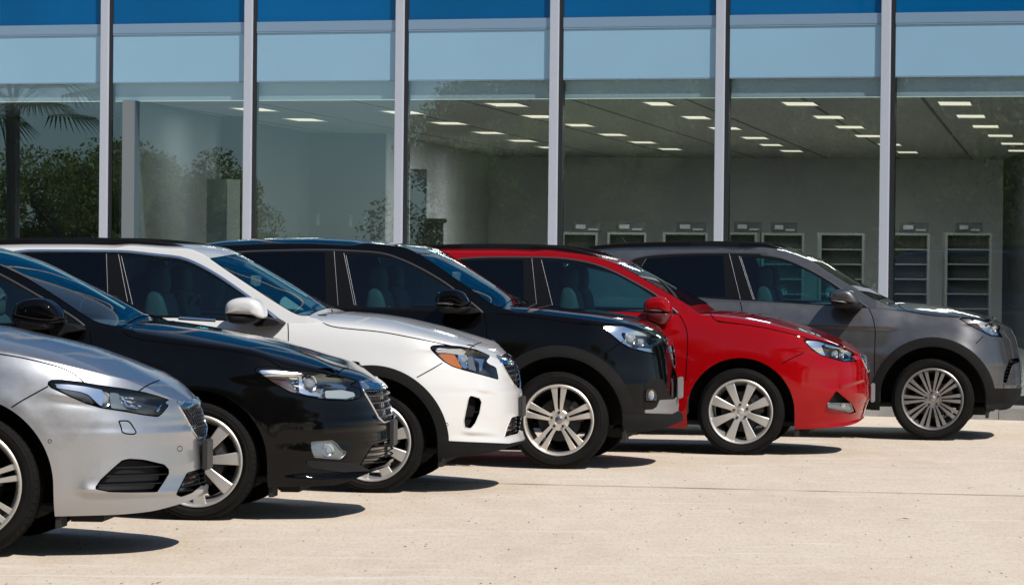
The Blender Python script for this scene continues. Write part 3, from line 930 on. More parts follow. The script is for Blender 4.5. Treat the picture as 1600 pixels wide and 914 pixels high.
    # ---- grille
    if 'grille' in sp:
        zl = fn['ZSH'](np.array([fn['XL']]))[0]
        a, rest = cutpoly(rest, sp['grille'])
        a, back = a.clip(-(a.V[:, 0]-(fn['XL']-.45)))
        rest = join([rest, back])
        gr = put(c, 'grille', walled(a, -.035, .0), M_GRILLE, root, 'both')
        rods = []
        zz = a.V[:, 2]
        if len(zz):
            lo, hi = zz.min(), zz.max()
            if sp.get('gstyle') == 'mesh':
                rods.append(level_rods(a, a.V[:, 2]+.8*a.V[:, 1], np.arange(-1, 2, .040), .0024, -.006))
                rods.append(level_rods(a, a.V[:, 2]-.8*a.V[:, 1], np.arange(-1, 2, .040), .0024, -.006))
            else:
                nb = sp.get('gbars', 5)
                rods.append(level_rods(a, a.V[:, 2], np.linspace(lo, hi, nb+2)[1:-1], .006, -.006, .010))
                rods.append(level_rods(a, a.V[:, 1], np.arange(.03, .8, .05), .0025, -.016))
            put(c, 'grille_bars', join(rods), sp.get('gbarmat', M_GRILLE), gr, 'both')
            put(c, 'grille_surround', edge_rod(a, sp.get('gsur', .007), .001), sp.get('gsurmat', M_CHROME), gr, 'both')
            if sp.get('gtop', 0):
                tt, _ = a.clip(-(a.V[:, 2]-(fn['ZSH'](a.V[:, 0])-sp['gtop'])))
                put(c, 'grille_top_bar', walled(tt, .004, -.02), M_CHROME, gr, 'both')
    for (nm, poly, dep, m_, bars, bm_) in sp.get('inserts', []):
        a, rest = cutpoly(rest, poly)
        if len(a.F) == 0: continue
        touches = np.abs(a.V[:, 1]).min() < .02
        for side in (['both'] if touches else ['near', 'far']):
            o = put(c, nm, walled(a, -dep, 0), m_, root, side)
            if bars:
                lo, hi = a.V[:, 2].min(), a.V[:, 2].max()
                for lv in np.linspace(lo, hi, bars+2)[1:-1]: put(c, 'slat', level_rods(a, a.V[:, 2], [lv], .004, -.012, .007), bm_, o, side)
            put(c, 'edge_lip', edge_rod(a, .0035, 0), sp.get('lipmat', M_GAP), o, side)
    for (nm, poly, lift, m_) in sp.get('overlays', []):
        a, rest = cutpoly(rest, poly)
        if len(a.F) == 0: continue
        touches = np.abs(a.V[:, 1]).min() < .02
        for side in (['both'] if touches else ['near', 'far']):
            put(c, nm, walled(a, lift, -.02), m_, root, side)
    for (nm, poly, dep, m_) in sp.get('foglamps', []):
        a, _ = cutpoly(low, poly); _, rest = cutpoly(rest, poly)
        if len(a.F) == 0: continue
        for side in ('near', 'far'):
            h = put(c, nm, walled(a, dep, dep-.03), m_, root, side)
            put(c, 'fog_lens', a.off(dep+.012), M_LENS, h, side)
            cc = a.V.mean(0); nn = Vector(a.N.mean(0)).normalized(); rp = .5*min(np.ptp(a.V[:, 2]), .09)
            for nm2, prof, m2_ in (('fog_bulb', [(.0005, .4*rp), (.35*rp, .3*rp), (.5*rp, .0)], M_PROJ), ('fog_ring', [(.5*rp, .0), (.62*rp, .12*rp), (.85*rp, .2*rp), (.9*rp, 0)], M_LAMPREF)):
                mb = MB(); mb.lathe(prof, 24, axis='z'); q = nn.to_track_quat('Z', 'Y'); sy = -1 if side == 'near' else 1
                mb.V = [tuple(q @ Vector(v) + Vector(cc) + nn*(dep+.001)) for v in mb.V]; mb.V = [(v[0], v[1]*sy, v[2]) for v in mb.V]
                mb.build(nm2, m2_, h, smooth=True)
            put(c, 'fog_bezel', edge_rod(a, .005, dep+.006), sp.get('fogbezel', M_SATIN), h, side)
    # ---- bumper, hood, door
    if 'bumper' in sp:
        a, rest = cutpoly(rest, sp['bumper'])
        put(c, 'front_bumper', a, paint_m, root, 'both')
    if 'hoodcut' in sp:
        a, rest = cutpoly(rest, sp['hoodcut'])
        put(c, 'hood', a, paint_m, root, 'both')
    if 'door' in sp:
        a, rest = cutpoly(rest, sp['door'])
        a, b = a.clip(-(a.V[:, 1]-.5*W)); rest = join([rest, b])
        pair(c, 'front_door', a, paint_m, root)
    put(c, 'body', rest, paint_m, root, 'both')
    for gp in sp['gaps']:
        gl = lines([gp], .0065, .0014)
        if len(gl.F): put(c, 'panel_gap', gl, M_GAP, root, 'near')
    if sp.get('sensors'):
        pol = []
        for x, y, r in sp['sensors']:
            pol.append([(x+r*math.cos(t), y+r*math.sin(t)) for t in np.linspace(0, 2*math.pi, 13)])
        put(c, 'parking_sensors', lines(pol, .0035, .0008, smooth=False, step=.7), M_GAP, root, 'near')
    # ---- greenhouse
    g = gh; cow_ = fn['cow']-.035
    # windscreen: the part of the top sheet between header and cowl
    hdr = c.uv([sp['header']], 0.35*W)[0][0]
    ya = np.array([0.0])
    tv = c.gh_top
    xh = hdr + .03*(1 - (g.V[:, 1]/(.65*W))**2)
    f1 = np.maximum(np.maximum(-(g.V[:, 0]-xh), g.V[:, 0]-cow_), .075 - tv)
    ws, g = g.clip(f1)
    tvg = None
    put(c, 'windscreen', ws.off(.0008), M_GLASS_W, root, 'both')
    put(c, 'windscreen_seal', edge_rod(ws, .0032, 0, keep=lambda m_: np.ones(len(m_), bool)), M_GAP, root, 'both')
    dlo, g = cutpoly(g, smooth_poly(sp['dlo'], 120) if sp.get('dlos', True) else sp['dlo'])
    dlo, b = dlo.clip(-(dlo.V[:, 1]-.45*W)); g = join([g, b])
    fw_, dlo = cutpoly(dlo, sp['fwin'])
    rw_, dlo = cutpoly(dlo, sp['rwin'])
    pair(c, 'front_window', fw_.off(-.003), M_GLASS_F, root)
    pair(c, 'rear_window', rw_.off(-.003), M_GLASS_R, root)
    pair(c, 'window_frame', walled(dlo, -.001, -.03), sp.get('framemat', M_TRIM), root)
    # tail glass (hatch) stays dark
    tg_, g = g.clip(np.maximum(g.V[:, 0]-(sp.get('tail', -3.55)+.50), -(g.V[:, 2]-(fn['ZSH'](g.V[:, 0])+.06))))
    put(c, 'tail_window', tg_, M_GLASS_R, root, 'both')
    put(c, 'roof', g, sp.get('roofmat', paint_m), root, 'both')
    if 'chrome' in sp:
        pair(c, 'window_chrome', lines(sp['chrome'], sp.get('chromew', .024), .004, .007, 'gh'), M_CHROME, root)
    if 'frameline' in sp:
        pair(c, 'window_moulding', lines(sp['frameline'], .014, .002, .002, 'gh'), M_TRIMG, root)
    if 'slims' in sp:
        pair(c, 'glass_edge_strip', lines(sp['slims'], .0032, .0012, .0004, 'gh', smooth=False), M_STRIP, root)
    if 'rail' in sp:
        pts = c.uv(sp['rail'], .60*W)
        dense = smooth_poly(pts, 60, closed=False)
        mbs = []
        for sy in (-1, 1):
            mb = MB(); n = len(dense); V = []
            for k, (x, z) in enumerate(dense):
                h = .034*min(1, 5*min(k, n-1-k)/n) + .004; y0 = sy*.595*W
                for (dy, dz) in ((-.016, -h-.05), (-.016, -.012), (-.009, -.002), (.009, -.002), (.016, -.012), (.016, -h-.05)): V.append((x, y0+dy, z+dz))
            F = [(6*a+b_, 6*a+(b_+1) % 6, 6*a+6+(b_+1) % 6, 6*a+6+b_) for a in range(n-1) for b_ in range(6)] + [tuple(range(6))[::-1], tuple(range(6*n-6, 6*n))]
            mb.add(V, F)
            mb.build('roof_rail', sp.get('railmat', M_TRIM), root, smooth=True)
    # ---- windscreen inner lining at the far pillar, wipers, dash, seats
    ZA = fn['ZA']; RZ = fn['RZ']; cow = fn['cow']
    xs = np.linspace(hdr+.03, cow-.26, 24)
    for sy in (1,):
        mb = MB(); pts = []
        for x in xs:
            pts.append((x, .50*W*(1) + .03*(x-xs[0]), float(ZA(x)) + .35*(float(RZ(x))-float(ZA(x)))-.015))
        mb.path(pts, .0105, 6)
        mb.build('pillar_lining', M_LINING, root, smooth=True)
    zdash = float(fn['ZSH'](np.array([cow-.5]))[0])
    mb = MB()
    mb.pillow(smooth_poly([(cow-.95, zdash-.06), (cow-.7, zdash+.0), (cow-.35, zdash+.0), (cow-.2, zdash-.05), (cow-.3, zdash-.3), (cow-.9, zdash-.3)], 36), [(-.80*W, .97), (-.78*W, 1), (.78*W, 1), (.80*W, .97)])
    mb.build('dashboard', M_CABIN, root, smooth=True)
    mb = MB(); mb.box((sp.get('tail', -3.55)+.4, -.80*W, .30), (cow-.4, .80*W, .34)); mb.build('cabin_floor', M_CABIN, root)
    # headliner
    cols = [(x, y, float(RZ(x))-.055-.05*(y/(.6*W))**2) for x in np.linspace(sp.get('tail', -3.55)+.8, hdr-.06, 14) for y in np.linspace(-.62*W, .62*W, 7)]
    F = [(i*7+j, (i+1)*7+j, (i+1)*7+j+1, i*7+j+1) for i in range(13) for j in range(6)]
    link_mesh('headliner', cols, F, mat('headliner', (.25, .25, .24), .9), root)
    xseat = c.uv(sp['fwin'], .8*W); xseat = min(q_[0] for q_ in xseat)+.36
    def seat(x, y, m_):
        e = MB()
        zb_ = .52 if sp.get('sedan') else .64
        back = smooth_poly([(x-.10, zb_), (x+.06, zb_), (x-.06, zb_+.38), (x-.12, zb_+.62), (x-.22, zb_+.62), (x-.24, zb_+.3)], 36)
        e.pillow(back, [(y-.25, .8), (y-.235, .96), (y-.15, 1), (y+.15, 1), (y+.235, .96), (y+.25, .8)])
        cush = smooth_poly([(x-.1, zb_-.05), (x+.48, zb_-.02), (x+.52, zb_+.06), (x+.4, zb_+.12), (x-.05, zb_+.06)], 30)
        e.pillow(cush, [(y-.25, .9), (y-.23, 1), (y+.23, 1), (y+.25, .9)])
        hx, hz = x-.17, zb_+.72
        hd = smooth_poly([(hx-.06, hz-.08), (hx+.045, hz-.09), (hx+.05, hz+.05), (hx, hz+.095), (hx-.06, hz+.07)], 24)
        e.pillow(hd, [(y-.12, .5), (y-.11, .8), (y-.08, .95), (y+.08, .95), (y+.11, .8), (y+.12, .5)])
        e.build('seat', m_, root, smooth=True, angle=60)
    seat(xseat, -.37*W/.92, sp.get('seatmat', M_SEAT)); seat(xseat, .37*W/.92, M_SEAT)
    seat(xseat-.95, -.37*W/.92, M_SEAT); seat(xseat-.95, .37*W/.92, M_SEAT)
    mb = MB()
    th = np.linspace(0, 2*math.pi, 25); q = Matrix.Rotation(math.radians(-62), 3, 'Y')
    P = [tuple(q @ Vector((.185*math.cos(t), .185*math.sin(t), 0)) + Vector((cow-1.08, .36, zdash-.01))) for t in th]
    mb.path(P, .014, 6); mb.build('steering_wheel', M_CABIN, root, smooth=True)
    # interior mirror seen through the windscreen
    mb = MB(); xi = hdr+.16; zi = float(RZ(xi))-.11
    mb.pillow([(xi-.012, zi-.03), (xi+.02, zi-.035), (xi+.03, zi+.03), (xi-.005, zi+.035)], [(-.12, .7), (-.11, 1), (.11, 1), (.12, .7)])
    mb.build('interior_mirror', M_SEATL, root, smooth=True)
    # wiper
    mb = MB(); xw = cow-.02; zw = float(fn['ZC'](np.array([cow]))[0])
    mb.path([(xw-.02, -.50*W, zw+.0), (xw-.07, -.3*W, zw+.028), (xw-.10, .05, zw+.042), (xw-.10, .3, zw+.04)], [.012, .012, .009, .006], 6)
    mb.build('wiper', M_BLACKPL, root, smooth=True); mb = MB()
    mb.path([(xw, .05*W, zw-.0), (xw-.07, .3*W, zw+.028), (xw-.07, .62*W, zw+.02)], [.012, .012, .006], 6)
    mb.build('wiper', M_BLACKPL, root, smooth=True)
    # cowl panel
    mb = MB(); mb.box((cow-.10, -.62*W, zw-.06), (cow+.05, .62*W, zw-.012)); mb.build('cowl', M_BLACKPL, root, bevel=.01)
    # ---- mirrors
    if 'mirror' in sp:
        mr = sp['mirror']; yn = W + .11
        for side in (-1, 1):
            e = empty('door_mirror', parent=root)
            cap = smooth_poly(c.uv(mr['cap'], yn), 48); base = smooth_poly(c.uv(mr['base'], yn), 48)
            Y = lambda v: side*v
            mb = MB(); mb.pillow(cap, [(Y(W-.02), .86), (Y(W+.0), .94), (Y(W+.04), .985), (Y(W+.09), 1.0), (Y(W+.15), .985), (Y(W+.185), .90), (Y(W+.205), .72), (Y(W+.213), .4)])
            mb.build('mirror_cap', sp.get('mirmat', paint_m), e, smooth=True, angle=60)
            mb = MB(); mb.pillow(base, [(Y(W-.06), .75), (Y(W-.02), .9), (Y(W+.04), .985), (Y(W+.09), 1.0), (Y(W+.14), .97), (Y(W+.175), .86), (Y(W+.19), .6)])
            mb.build('mirror_base', mr.get('basemat', M_BLACKPL), e, smooth=True, angle=60)
            if 'strip' in mr:
                st = c.uv(mr['strip'], yn+.10); p3 = [(x, side*(W+.203-.012*abs(k-.5)*2), z) for k, (x, z) in zip(np.linspace(0, 1, len(st)), st)]
                mb = MB(); mb.path(p3, .006, 6); mb.build('indicator_strip', M_SATIN, e, smooth=True)
            arm = c.uv(mr['arm'], W)
            mb = MB(); mb.pillow(smooth_poly(arm, 30), [(Y(W-.13), 1), (Y(W-.03), .95), (Y(W+.03), .8)])
            mb.build('mirror_arm', mr.get('basemat', M_BLACKPL), e, smooth=True, angle=60)
    # ---- underbody, liners
    tail = sp.get('tail', -3.55)
    zb0 = float(fn['ZB'](np.array([-1.3]))[0])
    mb = MB(); mb.box((tail+.3, -.78*W, zb0+.02), (fn['XL']-.35, .78*W, zb0+.06))
    mb.box((Ra+.02, -.60*W, zb0-.045), (min(Ra+.33, fn['XL']-.4), .60*W, zb0+.03))
    mb.box((-1.9, -.2, zb0-.05), (-.9, .2, zb0+.03))
    mb.build('underbody', M_UNDER, root, bevel=.01)
    for x0 in (arch_x, -wb):
        for sy in (-1, 1):
            ln = MB(); n = 28; V = []; rr = Ra+.006
            A = np.linspace(math.radians(-4), math.radians(184), n)
            for a in A:
                for yy in (W*.965 if x0 < 0 else W*.935, W-.36): V.append((x0+rr*math.cos(a), sy*yy, wz+rr*math.sin(a)))
            k0 = len(V)
            V.append((x0, sy*(W-.36), wz-.05)); F = [(2*k, 2*k+1, 2*k+3, 2*k+2) for k in range(n-1)] + [(2*k+1, k0, 2*k+3) for k in range(n-1)]
            ln.add(V, F)
            ln.build('wheel_arch_liner', M_LINER, root)
    for sy in (-1, 1):
        fl = MB(); fl.box((Ra+.0, sy*(W-.30), zb0-.06), (Ra+.025, sy*(W-.10), zb0+.05))
        fl.build('splash_flap', M_UNDER, root)
    # ---- number plate carrier
    if 'plate' in sp:
        x1, y0, y1, m_ = sp['plate']
        zt = c.uv([(x1, y0)], 0.)[0][1]; zb_ = c.uv([(x1, y1)], 0.)[0][1]
        xf = c.uv([(x1, (y0+y1)/2)], -sp.get('platew', .11))[0][0]
        hwid = sp.get('platew', .11); mb = MB(); mb.box((xf-.028, -hwid, zb_), (xf, hwid, zt)); mb.build('plate_carrier', m_, root, bevel=.006)
    # ---- wheels
    wh = make_wheel(c, sp['style'])
    wh.parent = root; wh.location = (0, -(W-.02-.1125), c.Rt)
    for (x, sy) in ((0, 1), (-wb, -1), (-wb, 1)):
        w2 = clone(wh, root); w2.location = (x, sy*(W-.02-.1125), c.Rt)
        if sy > 0: w2.rotation_euler = (0, 0, math.pi)
    ax = MB(); ax.tube((0, -W+.2, c.Rt), (0, W-.2, c.Rt), .035); ax.tube((-wb, -W+.2, c.Rt), (-wb, W-.2, c.Rt), .04)
    ax.build('axle', M_UNDER, root)
    for nm, fnc in sp.get('extra', []): fnc(c, root)
    return c, root
# ------------------------------------------------------------------ ground
TH = math.radians(24.3)
UD = np.array([math.cos(TH), -math.sin(TH), 0.0]); IN = np.array([math.sin(TH), math.cos(TH), 0.0]); UP = np.array([0, 0, 1.0])
KERB = on_ground(1560, 656)                       # foot of the kerb at the right
GF = KERB + .55*IN                                # a point on the glass plane
ROTZ = -TH
def FP(u, w, z): return GF + UD*u + IN*w + UP*z
def fu(px_, py_, w=0.0):
    p = on_plane(px_, py_, GF + IN*w, IN) - GF
    return float(p @ UD), float(p[2])

def ground_material():
    mt, n, l, b = new_mat('concrete_apron')
    tc = n.new("ShaderNodeTexCoord")
    def noise(scale, detail=6, rough=.6, vec=None, dist=0):
        z = n.new("ShaderNodeTexNoise"); z.inputs["Scale"].default_value = scale; z.inputs["Detail"].default_value = detail
        z.inputs["Roughness"].default_value = rough; z.inputs["Distortion"].default_value = dist
        l.new(vec if vec is not None else tc.outputs["Object"], z.inputs["Vector"]); return z.outputs["Fac"]
    def mr(src, a, b_, c_, d):
        q = n.new("ShaderNodeMapRange"); q.inputs[1].default_value = a; q.inputs[2].default_value = b_; q.inputs[3].default_value = c_; q.inputs[4].default_value = d
        l.new(src, q.inputs[0]); return q.outputs[0]
    def mix(f, A, B):
        q = n.new("ShaderNodeMix"); q.data_type = 'RGBA'
        l.new(f, q.inputs[0])
        for k, s_ in ((6, A), (7, B)):
            if isinstance(s_, tuple): q.inputs[k].default_value = (*s_, 1)
            else: l.new(s_, q.inputs[k])
        return q.outputs[2]
    mq = n.new("ShaderNodeMapping"); mq.inputs["Scale"].default_value = (1, .15, 1); mq.inputs["Rotation"].default_value = (0, 0, .03); l.new(tc.outputs["Object"], mq.inputs["Vector"])
    mh = n.new("ShaderNodeMapping"); mh.inputs["Scale"].default_value = (1, .3, 1); mh.inputs["Rotation"].default_value = (0, 0, -.3); l.new(tc.outputs["Object"], mh.inputs["Vector"])
    big = noise(.8, 5, .6, mh.outputs[0]); med = noise(4.5, 8, .7, mh.outputs[0]); fine = noise(42, 8, .75, mq.outputs[0]); grit = noise(120, 4, .75, mq.outputs[0])
    c_ = mix(mr(big, .35, .65, 0, 1), (.62, .51, .395), (.70, .59, .465))
    c_ = mix(mr(med, .42, .75, 0, .7), c_, (.76, .66, .535))
    c_ = mix(mr(fine, .50, .74, 0, .8), c_, (.44, .345, .26))
    c_ = mix(mr(grit, .54, .70, 0, .75), c_, (.36, .29, .225))
    # pale scuffed arcs left by tyres
    mp = n.new("ShaderNodeMapping"); mp.inputs["Scale"].default_value = (.5, 3.2, 1); mp.inputs["Rotation"].default_value = (0, 0, .55)
    l.new(tc.outputs["Object"], mp.inputs["Vector"])
    arc = noise(1.1, 7, .72, mp.outputs[0], 1.2)
    c_ = mix(mr(arc, .56, .68, 0, .7), c_, (.80, .74, .66))
    # pores
    vo = n.new("ShaderNodeTexVoronoi"); vo.inputs["Scale"].default_value = 20; l.new(mq.outputs[0], vo.inputs["Vector"])
    sz = noise(7, 2, .5, mq.outputs[0])
    thr = mr(sz, .35, .75, .0, .17)
    lt = n.new("ShaderNodeMath"); lt.operation = 'LESS_THAN'; l.new(vo.outputs["Distance"], lt.inputs[0]); l.new(thr, lt.inputs[1])
    c_ = mix(lt.outputs[0], c_, (.17, .135, .105))
    l.new(c_, b.inputs["Base Color"])
    b.inputs["Roughness"].default_value = .9; b.inputs["Specular IOR Level"].default_value = .25
    bp = n.new("ShaderNodeBump"); bp.inputs["Strength"].default_value = .35; bp.inputs["Distance"].default_value = .006
    l.new(fine, bp.inputs["Height"])
    bp2 = n.new("ShaderNodeBump"); bp2.inputs["Strength"].default_value = .3; bp2.inputs["Distance"].default_value = .003
    l.new(grit, bp2.inputs["Height"]); l.new(bp.outputs[0], bp2.inputs["Normal"]); l.new(bp2.outputs[0], b.inputs["Normal"])
    return mt
g_ = link_mesh('ground', [(-400, -400, 0), (400, -400, 0), (400, 500, 0), (-400, 500, 0)], [(0, 1, 2, 3)], ground_material(), smooth=False)
tag(g_, 'pale sunlit concrete apron the cars stand on', kind='structure')

# saw-cut joints: narrow strips following real lines across the slab
def joint(p0, p1, w=.034):
    a, b = np.array(p0), np.array(p1); d = (b-a)/np.linalg.norm(b-a); s_ = np.array([-d[1], d[0], 0])*w/2
    n = 160; r = np.random.default_rng(3); V = []
    for k in range(n+1):
        P = a+(b-a)*k/n; j = .35+.9*r.random(); o = s_/w*.006*(r.random()-.5)
        V += [tuple(P+s_*j+o+UP*.004), tuple(P-s_*j+o+UP*.004)]
    return V, [(2*k, 2*k+1, 2*k+3, 2*k+2) for k in range(n)]
Vj, Fj = [], []
a = on_ground(800, 756); b = on_ground(1600, 775); d = (b-a)/np.linalg.norm(b-a)
pairs_ = [(a-d*14, b+d*14)]
nrm_ = np.array([-d[1], d[0], 0])
for dist in (): pairs_.append((a-d*14+nrm_*dist, b+d*14+nrm_*dist))
for p0, p1 in pairs_:
    V, F = joint(p0, p1); o = len(Vj); Vj += V; Fj += [tuple(i+o for i in f) for f in F]
tag(link_mesh('ground_joint', Vj, Fj, mat('joint_dirt', (.15, .12, .095), .95), smooth=False), 'thin dark joint running across the concrete', kind='structure')

# kerb and walk at the foot of the showroom
mb = MB()
kw, kh = .16, .125
us = np.arange(-34, 22, 1.0)
for k, u in enumerate(us):
    V = []
    for (uu) in (u+.004, u+.996):
        for (w, z) in ((-.55, 0), (-.55+.012, kh-.015), (-.55+.03, kh), (-.55+kw, kh), (-.55+kw, 0)): V.append(FP(uu, w, z))
    mb.add(V, [(0, 1, 6, 5), (1, 2, 7, 6), (2, 3, 8, 7), (3, 4, 9, 8), (0, 4, 3, 2, 1), (5, 6, 7, 8, 9)])
mb.build('kerb', mat('kerb_concrete', (.30, .29, .27), .9, bump=.5, bscale=60, var=.25, vscale=2.5))
bpy.data.objects['kerb']['kind'] = 'structure'; bpy.data.objects['kerb']['label'] = 'low grey concrete kerb along the foot of the showroom'
mb = MB(); q = [FP(-34, -.55+kw, kh-.006), FP(22, -.55+kw, kh-.006), FP(22, .2, kh-.006), FP(-34, .2, kh-.006)]
mb.add(q, [(0, 1, 2, 3)]); mb.build('pavement', mat('walk_concrete', (.36, .345, .32), .9, bump=.4, bscale=50, var=.2, vscale=2)); tag(bpy.data.objects['pavement'], 'narrow concrete walk at the glass', kind='structure')

# ------------------------------------------------------------------ showroom
bld = empty('showroom_building'); tag(bld, 'long glass fronted showroom behind the cars with grey mullions and blue upper panes', 'building')
M_MULL = mat('mullion_metal', (.54, .58, .66), .42, .2, bump=.03, bscale=30)
M_GASK = mat('mullion_gasket', (.012, .014, .017), .5)
M_PANEL = mat('spandrel_panel', (.275, .48, .64), .34, 0, coat=.2, coat_r=.05, var=.03, vscale=1.2)
M_TRANS = mat('transom_metal', (.25, .38, .52), .4, .3)
M_BLUE = mat('blue_upper_glass', (.0, .105, .29), .3, 0, coat=.15, coat_r=.01, spec=.1, var=.12, vscale=.7)
M_SGLASS = sheet_glass('showroom_glass', (.64, .76, .81), .225, 0, (.46, .72, 1.0), 5.0)
mull_px = [(-57, 378), (157, 365), (381, 365), (617, 372), (858, 378), (1117, 375), (1374, 465)]
mu = [fu(*p)[0] for p in mull_px]
sp_r = mu[-1]-mu[-2]
for k in range(5): mu.append(mu[-1]+sp_r)
for k in range(5): mu.insert(0, mu[0]-1.72)
z41 = lambda px_, py_: fu(px_, py_)[1]
Z_BLUE = np.mean([z41(0, 41), z41(800, 29), z41(1600, 18)]); Z_TR = Z_BLUE-.045
Z_P0 = np.mean([z41(0, 131), z41(700, 125), z41(1500, 118)])
Z_CEIL = 3.10
FW = .093
ZT = 8.0
zk = kh
for i, u in enumerate(mu):
    mb = MB()
    def bx(u0, u1, w0, w1, z0, z1, M=mb):
        V = [FP(a_, b_, c_) for c_ in (z0, z1) for (a_, b_) in ((u0, w0), (u1, w0), (u1, w1), (u0, w1))]
        M.add(V, [(0, 3, 2, 1), (4, 5, 6, 7), (0, 1, 5, 4), (1, 2, 6, 5), (2, 3, 7, 6), (3, 0, 4, 7)])
    bx(u, u+FW, -.040, -.0075, zk, ZT)
    mo = mb.build('mullion', M_MULL, bld, bevel=.004)
    mb = MB(); bx(u-.004, u+FW+.045, -.007, .05, zk, ZT, mb); mb.build('mullion_gasket', M_GASK, bld)
for i in range(len(mu)-1):
    u0, u1 = mu[i]+FW+.046, mu[i+1]-.0045
    mb = MB(); bx(u0, u1, -.01, .0, zk+.10, Z_P0-.003, mb)
    V = [FP(u0, 0, zk+.08), FP(u1, 0, zk+.08), FP(u1, 0, Z_P0-.001), FP(u0, 0, Z_P0-.001)]
    link_mesh('glass_pane', V, [(0, 1, 2, 3)], M_SGLASS, bld, smooth=False)
    mb = MB(); bx(u0, u1, -.004, .03, Z_P0, Z_TR-.075, mb); mb.build('spandrel_panel', M_PANEL, bld)
    mb = MB(); bx(u0, u1, -.012, .03, Z_TR-.073, Z_TR-.058, mb); bx(u0, u1, -.014, .03, Z_TR-.056, Z_BLUE, mb); bx(u0, u1, -.004, .03, Z_P0-.012, Z_P0-.002, mb)
    mb.build('transom', M_TRANS, bld)
    mb = MB(); bx(u0, u1, .0, .03, Z_BLUE+.002, ZT, mb); mb.build('upper_pane', M_BLUE, bld)
    mb = MB(); bx(u0, u1, -.03, .03, zk, zk+.09, mb); mb.build('sill_rail', M_GASK, bld)
# top, ends and roof keep the inside in its own light
mb = MB(); bx(mu[0]-.3, mu[-1]+.3, .0, 34, ZT, ZT+.3, mb); mb.build('roof_slab', mat('roof_grey', (.4, .4, .4), .9), bld)
# interior: its walls run along the axis of the cars' row, not square to the glass
def W2(px_, py_, zc): return on_ground(px_, py_, zc)
ZC_ = Z_CEIL
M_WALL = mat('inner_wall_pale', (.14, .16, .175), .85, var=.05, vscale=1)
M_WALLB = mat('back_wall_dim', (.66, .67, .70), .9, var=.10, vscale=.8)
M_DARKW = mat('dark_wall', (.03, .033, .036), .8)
def wall(p0, p1, m_, z0=.1, z1=None, t=.12, name='inner_wall'):
    z1 = ZC_ if z1 is None else z1
    a_, b_ = np.array(p0)[:2], np.array(p1)[:2]; d_ = (b_-a_)/np.linalg.norm(b_-a_); s_ = np.array([-d_[1], d_[0]])*t
    mb = MB(); Q = [a_, b_, b_+s_, a_+s_]
    V = [(q[0], q[1], z) for z in (z0, z1) for q in Q]
    mb.add(V, [(0, 3, 2, 1), (4, 5, 6, 7), (0, 1, 5, 4), (1, 2, 6, 5), (2, 3, 7, 6), (3, 0, 4, 7)])
    return mb.build(name, m_, bld)
pA, pB, pC = W2(209, 157, ZC_), W2(484, 208, ZC_), W2(603, 209.5, ZC_)
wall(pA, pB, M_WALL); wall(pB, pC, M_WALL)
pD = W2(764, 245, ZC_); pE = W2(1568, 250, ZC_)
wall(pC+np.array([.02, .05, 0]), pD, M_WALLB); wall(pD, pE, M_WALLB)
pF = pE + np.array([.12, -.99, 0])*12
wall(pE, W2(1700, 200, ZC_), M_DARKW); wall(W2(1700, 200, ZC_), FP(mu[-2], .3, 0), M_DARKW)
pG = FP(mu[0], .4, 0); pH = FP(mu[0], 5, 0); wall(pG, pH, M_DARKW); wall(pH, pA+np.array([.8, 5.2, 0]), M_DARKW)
# ceiling: grid of tiles
def ceil_mat():
    mt, n, l, b = new_mat('ceiling_tiles')
    tc = n.new("ShaderNodeTexCoord"); mp = n.new("ShaderNodeMapping"); mp.inputs["Rotation"].default_value = (0, 0, math.radians(7.5)); l.new(tc.outputs["Object"], mp.inputs["Vector"])
    sx = n.new("ShaderNodeSeparateXYZ"); l.new(mp.outputs[0], sx.inputs[0])
    fs = []
    for o_, per, wd in ((0, 1.2, .022), (1, 1.2, .004)):
        q = n.new("ShaderNodeMath"); q.operation = 'PINGPONG'; q.inputs[1].default_value = per/2; l.new(sx.outputs[o_], q.inputs[0])
        r = n.new("ShaderNodeMath"); r.operation = 'LESS_THAN'; r.inputs[1].default_value = wd; l.new(q.outputs[0], r.inputs[0]); fs.append(r.outputs[0])
    mx = n.new("ShaderNodeMath"); mx.operation = 'MAXIMUM'; l.new(fs[0], mx.inputs[0]); l.new(fs[1], mx.inputs[1])
    c_ = n.new("ShaderNodeMix"); c_.data_type = 'RGBA'; l.new(mx.outputs[0], c_.inputs[0]); c_.inputs[6].default_value = (.42, .42, .40, 1); c_.inputs[7].default_value = (.10, .10, .10, 1)
    l.new(c_.outputs[2], b.inputs["Base Color"]); b.inputs["Roughness"].default_value = .9
    return mt
V = [FP(mu[0], .35, ZC_+.001), FP(mu[-1], .35, ZC_+.001), FP(mu[-1]+6, 34, ZC_+.001), FP(mu[0], 34, ZC_+.001)]
link_mesh('ceiling', V, [(0, 1, 2, 3)], ceil_mat(), bld, smooth=False)
V = [FP(mu[0], .2, .10), FP(mu[-1], .2, .10), FP(mu[-1]+6, 34, .10), FP(mu[0], 34, .10)]
link_mesh('showroom_floor', V, [(0, 1, 2, 3)], mat('floor_tiles', (.30, .29, .27), .35, var=.08), bld, smooth=False)
mb = MB(); bx(mu[0], mu[-1], .0512, .10, ZC_, Z_P0+.5, mb); mb.build('bulkhead', mat('bulkhead_white', (.88, .92, .93), .8), bld)
# pale partition ends seen just inside the glass
p = fu(190, 300, .6)[0]; q = fu(203, 300, .6)[0]
mb = MB(); bx(p, q, .55, .8, .1, ZC_, mb); mb.build('partition_post', mat('post_dim', (.085, .11, .11), .8), bld)
p = fu(323, 300, 1.6)[0]; q = fu(355, 300, 1.6)[0]; zt = fu(340, 280, 1.6)[1]
mb = MB(); bx(p, q, 1.6, 1.9, .1, zt, mb); mb.build('partition_panel', mat('panel_pale', (.36, .41, .40), .8), bld)

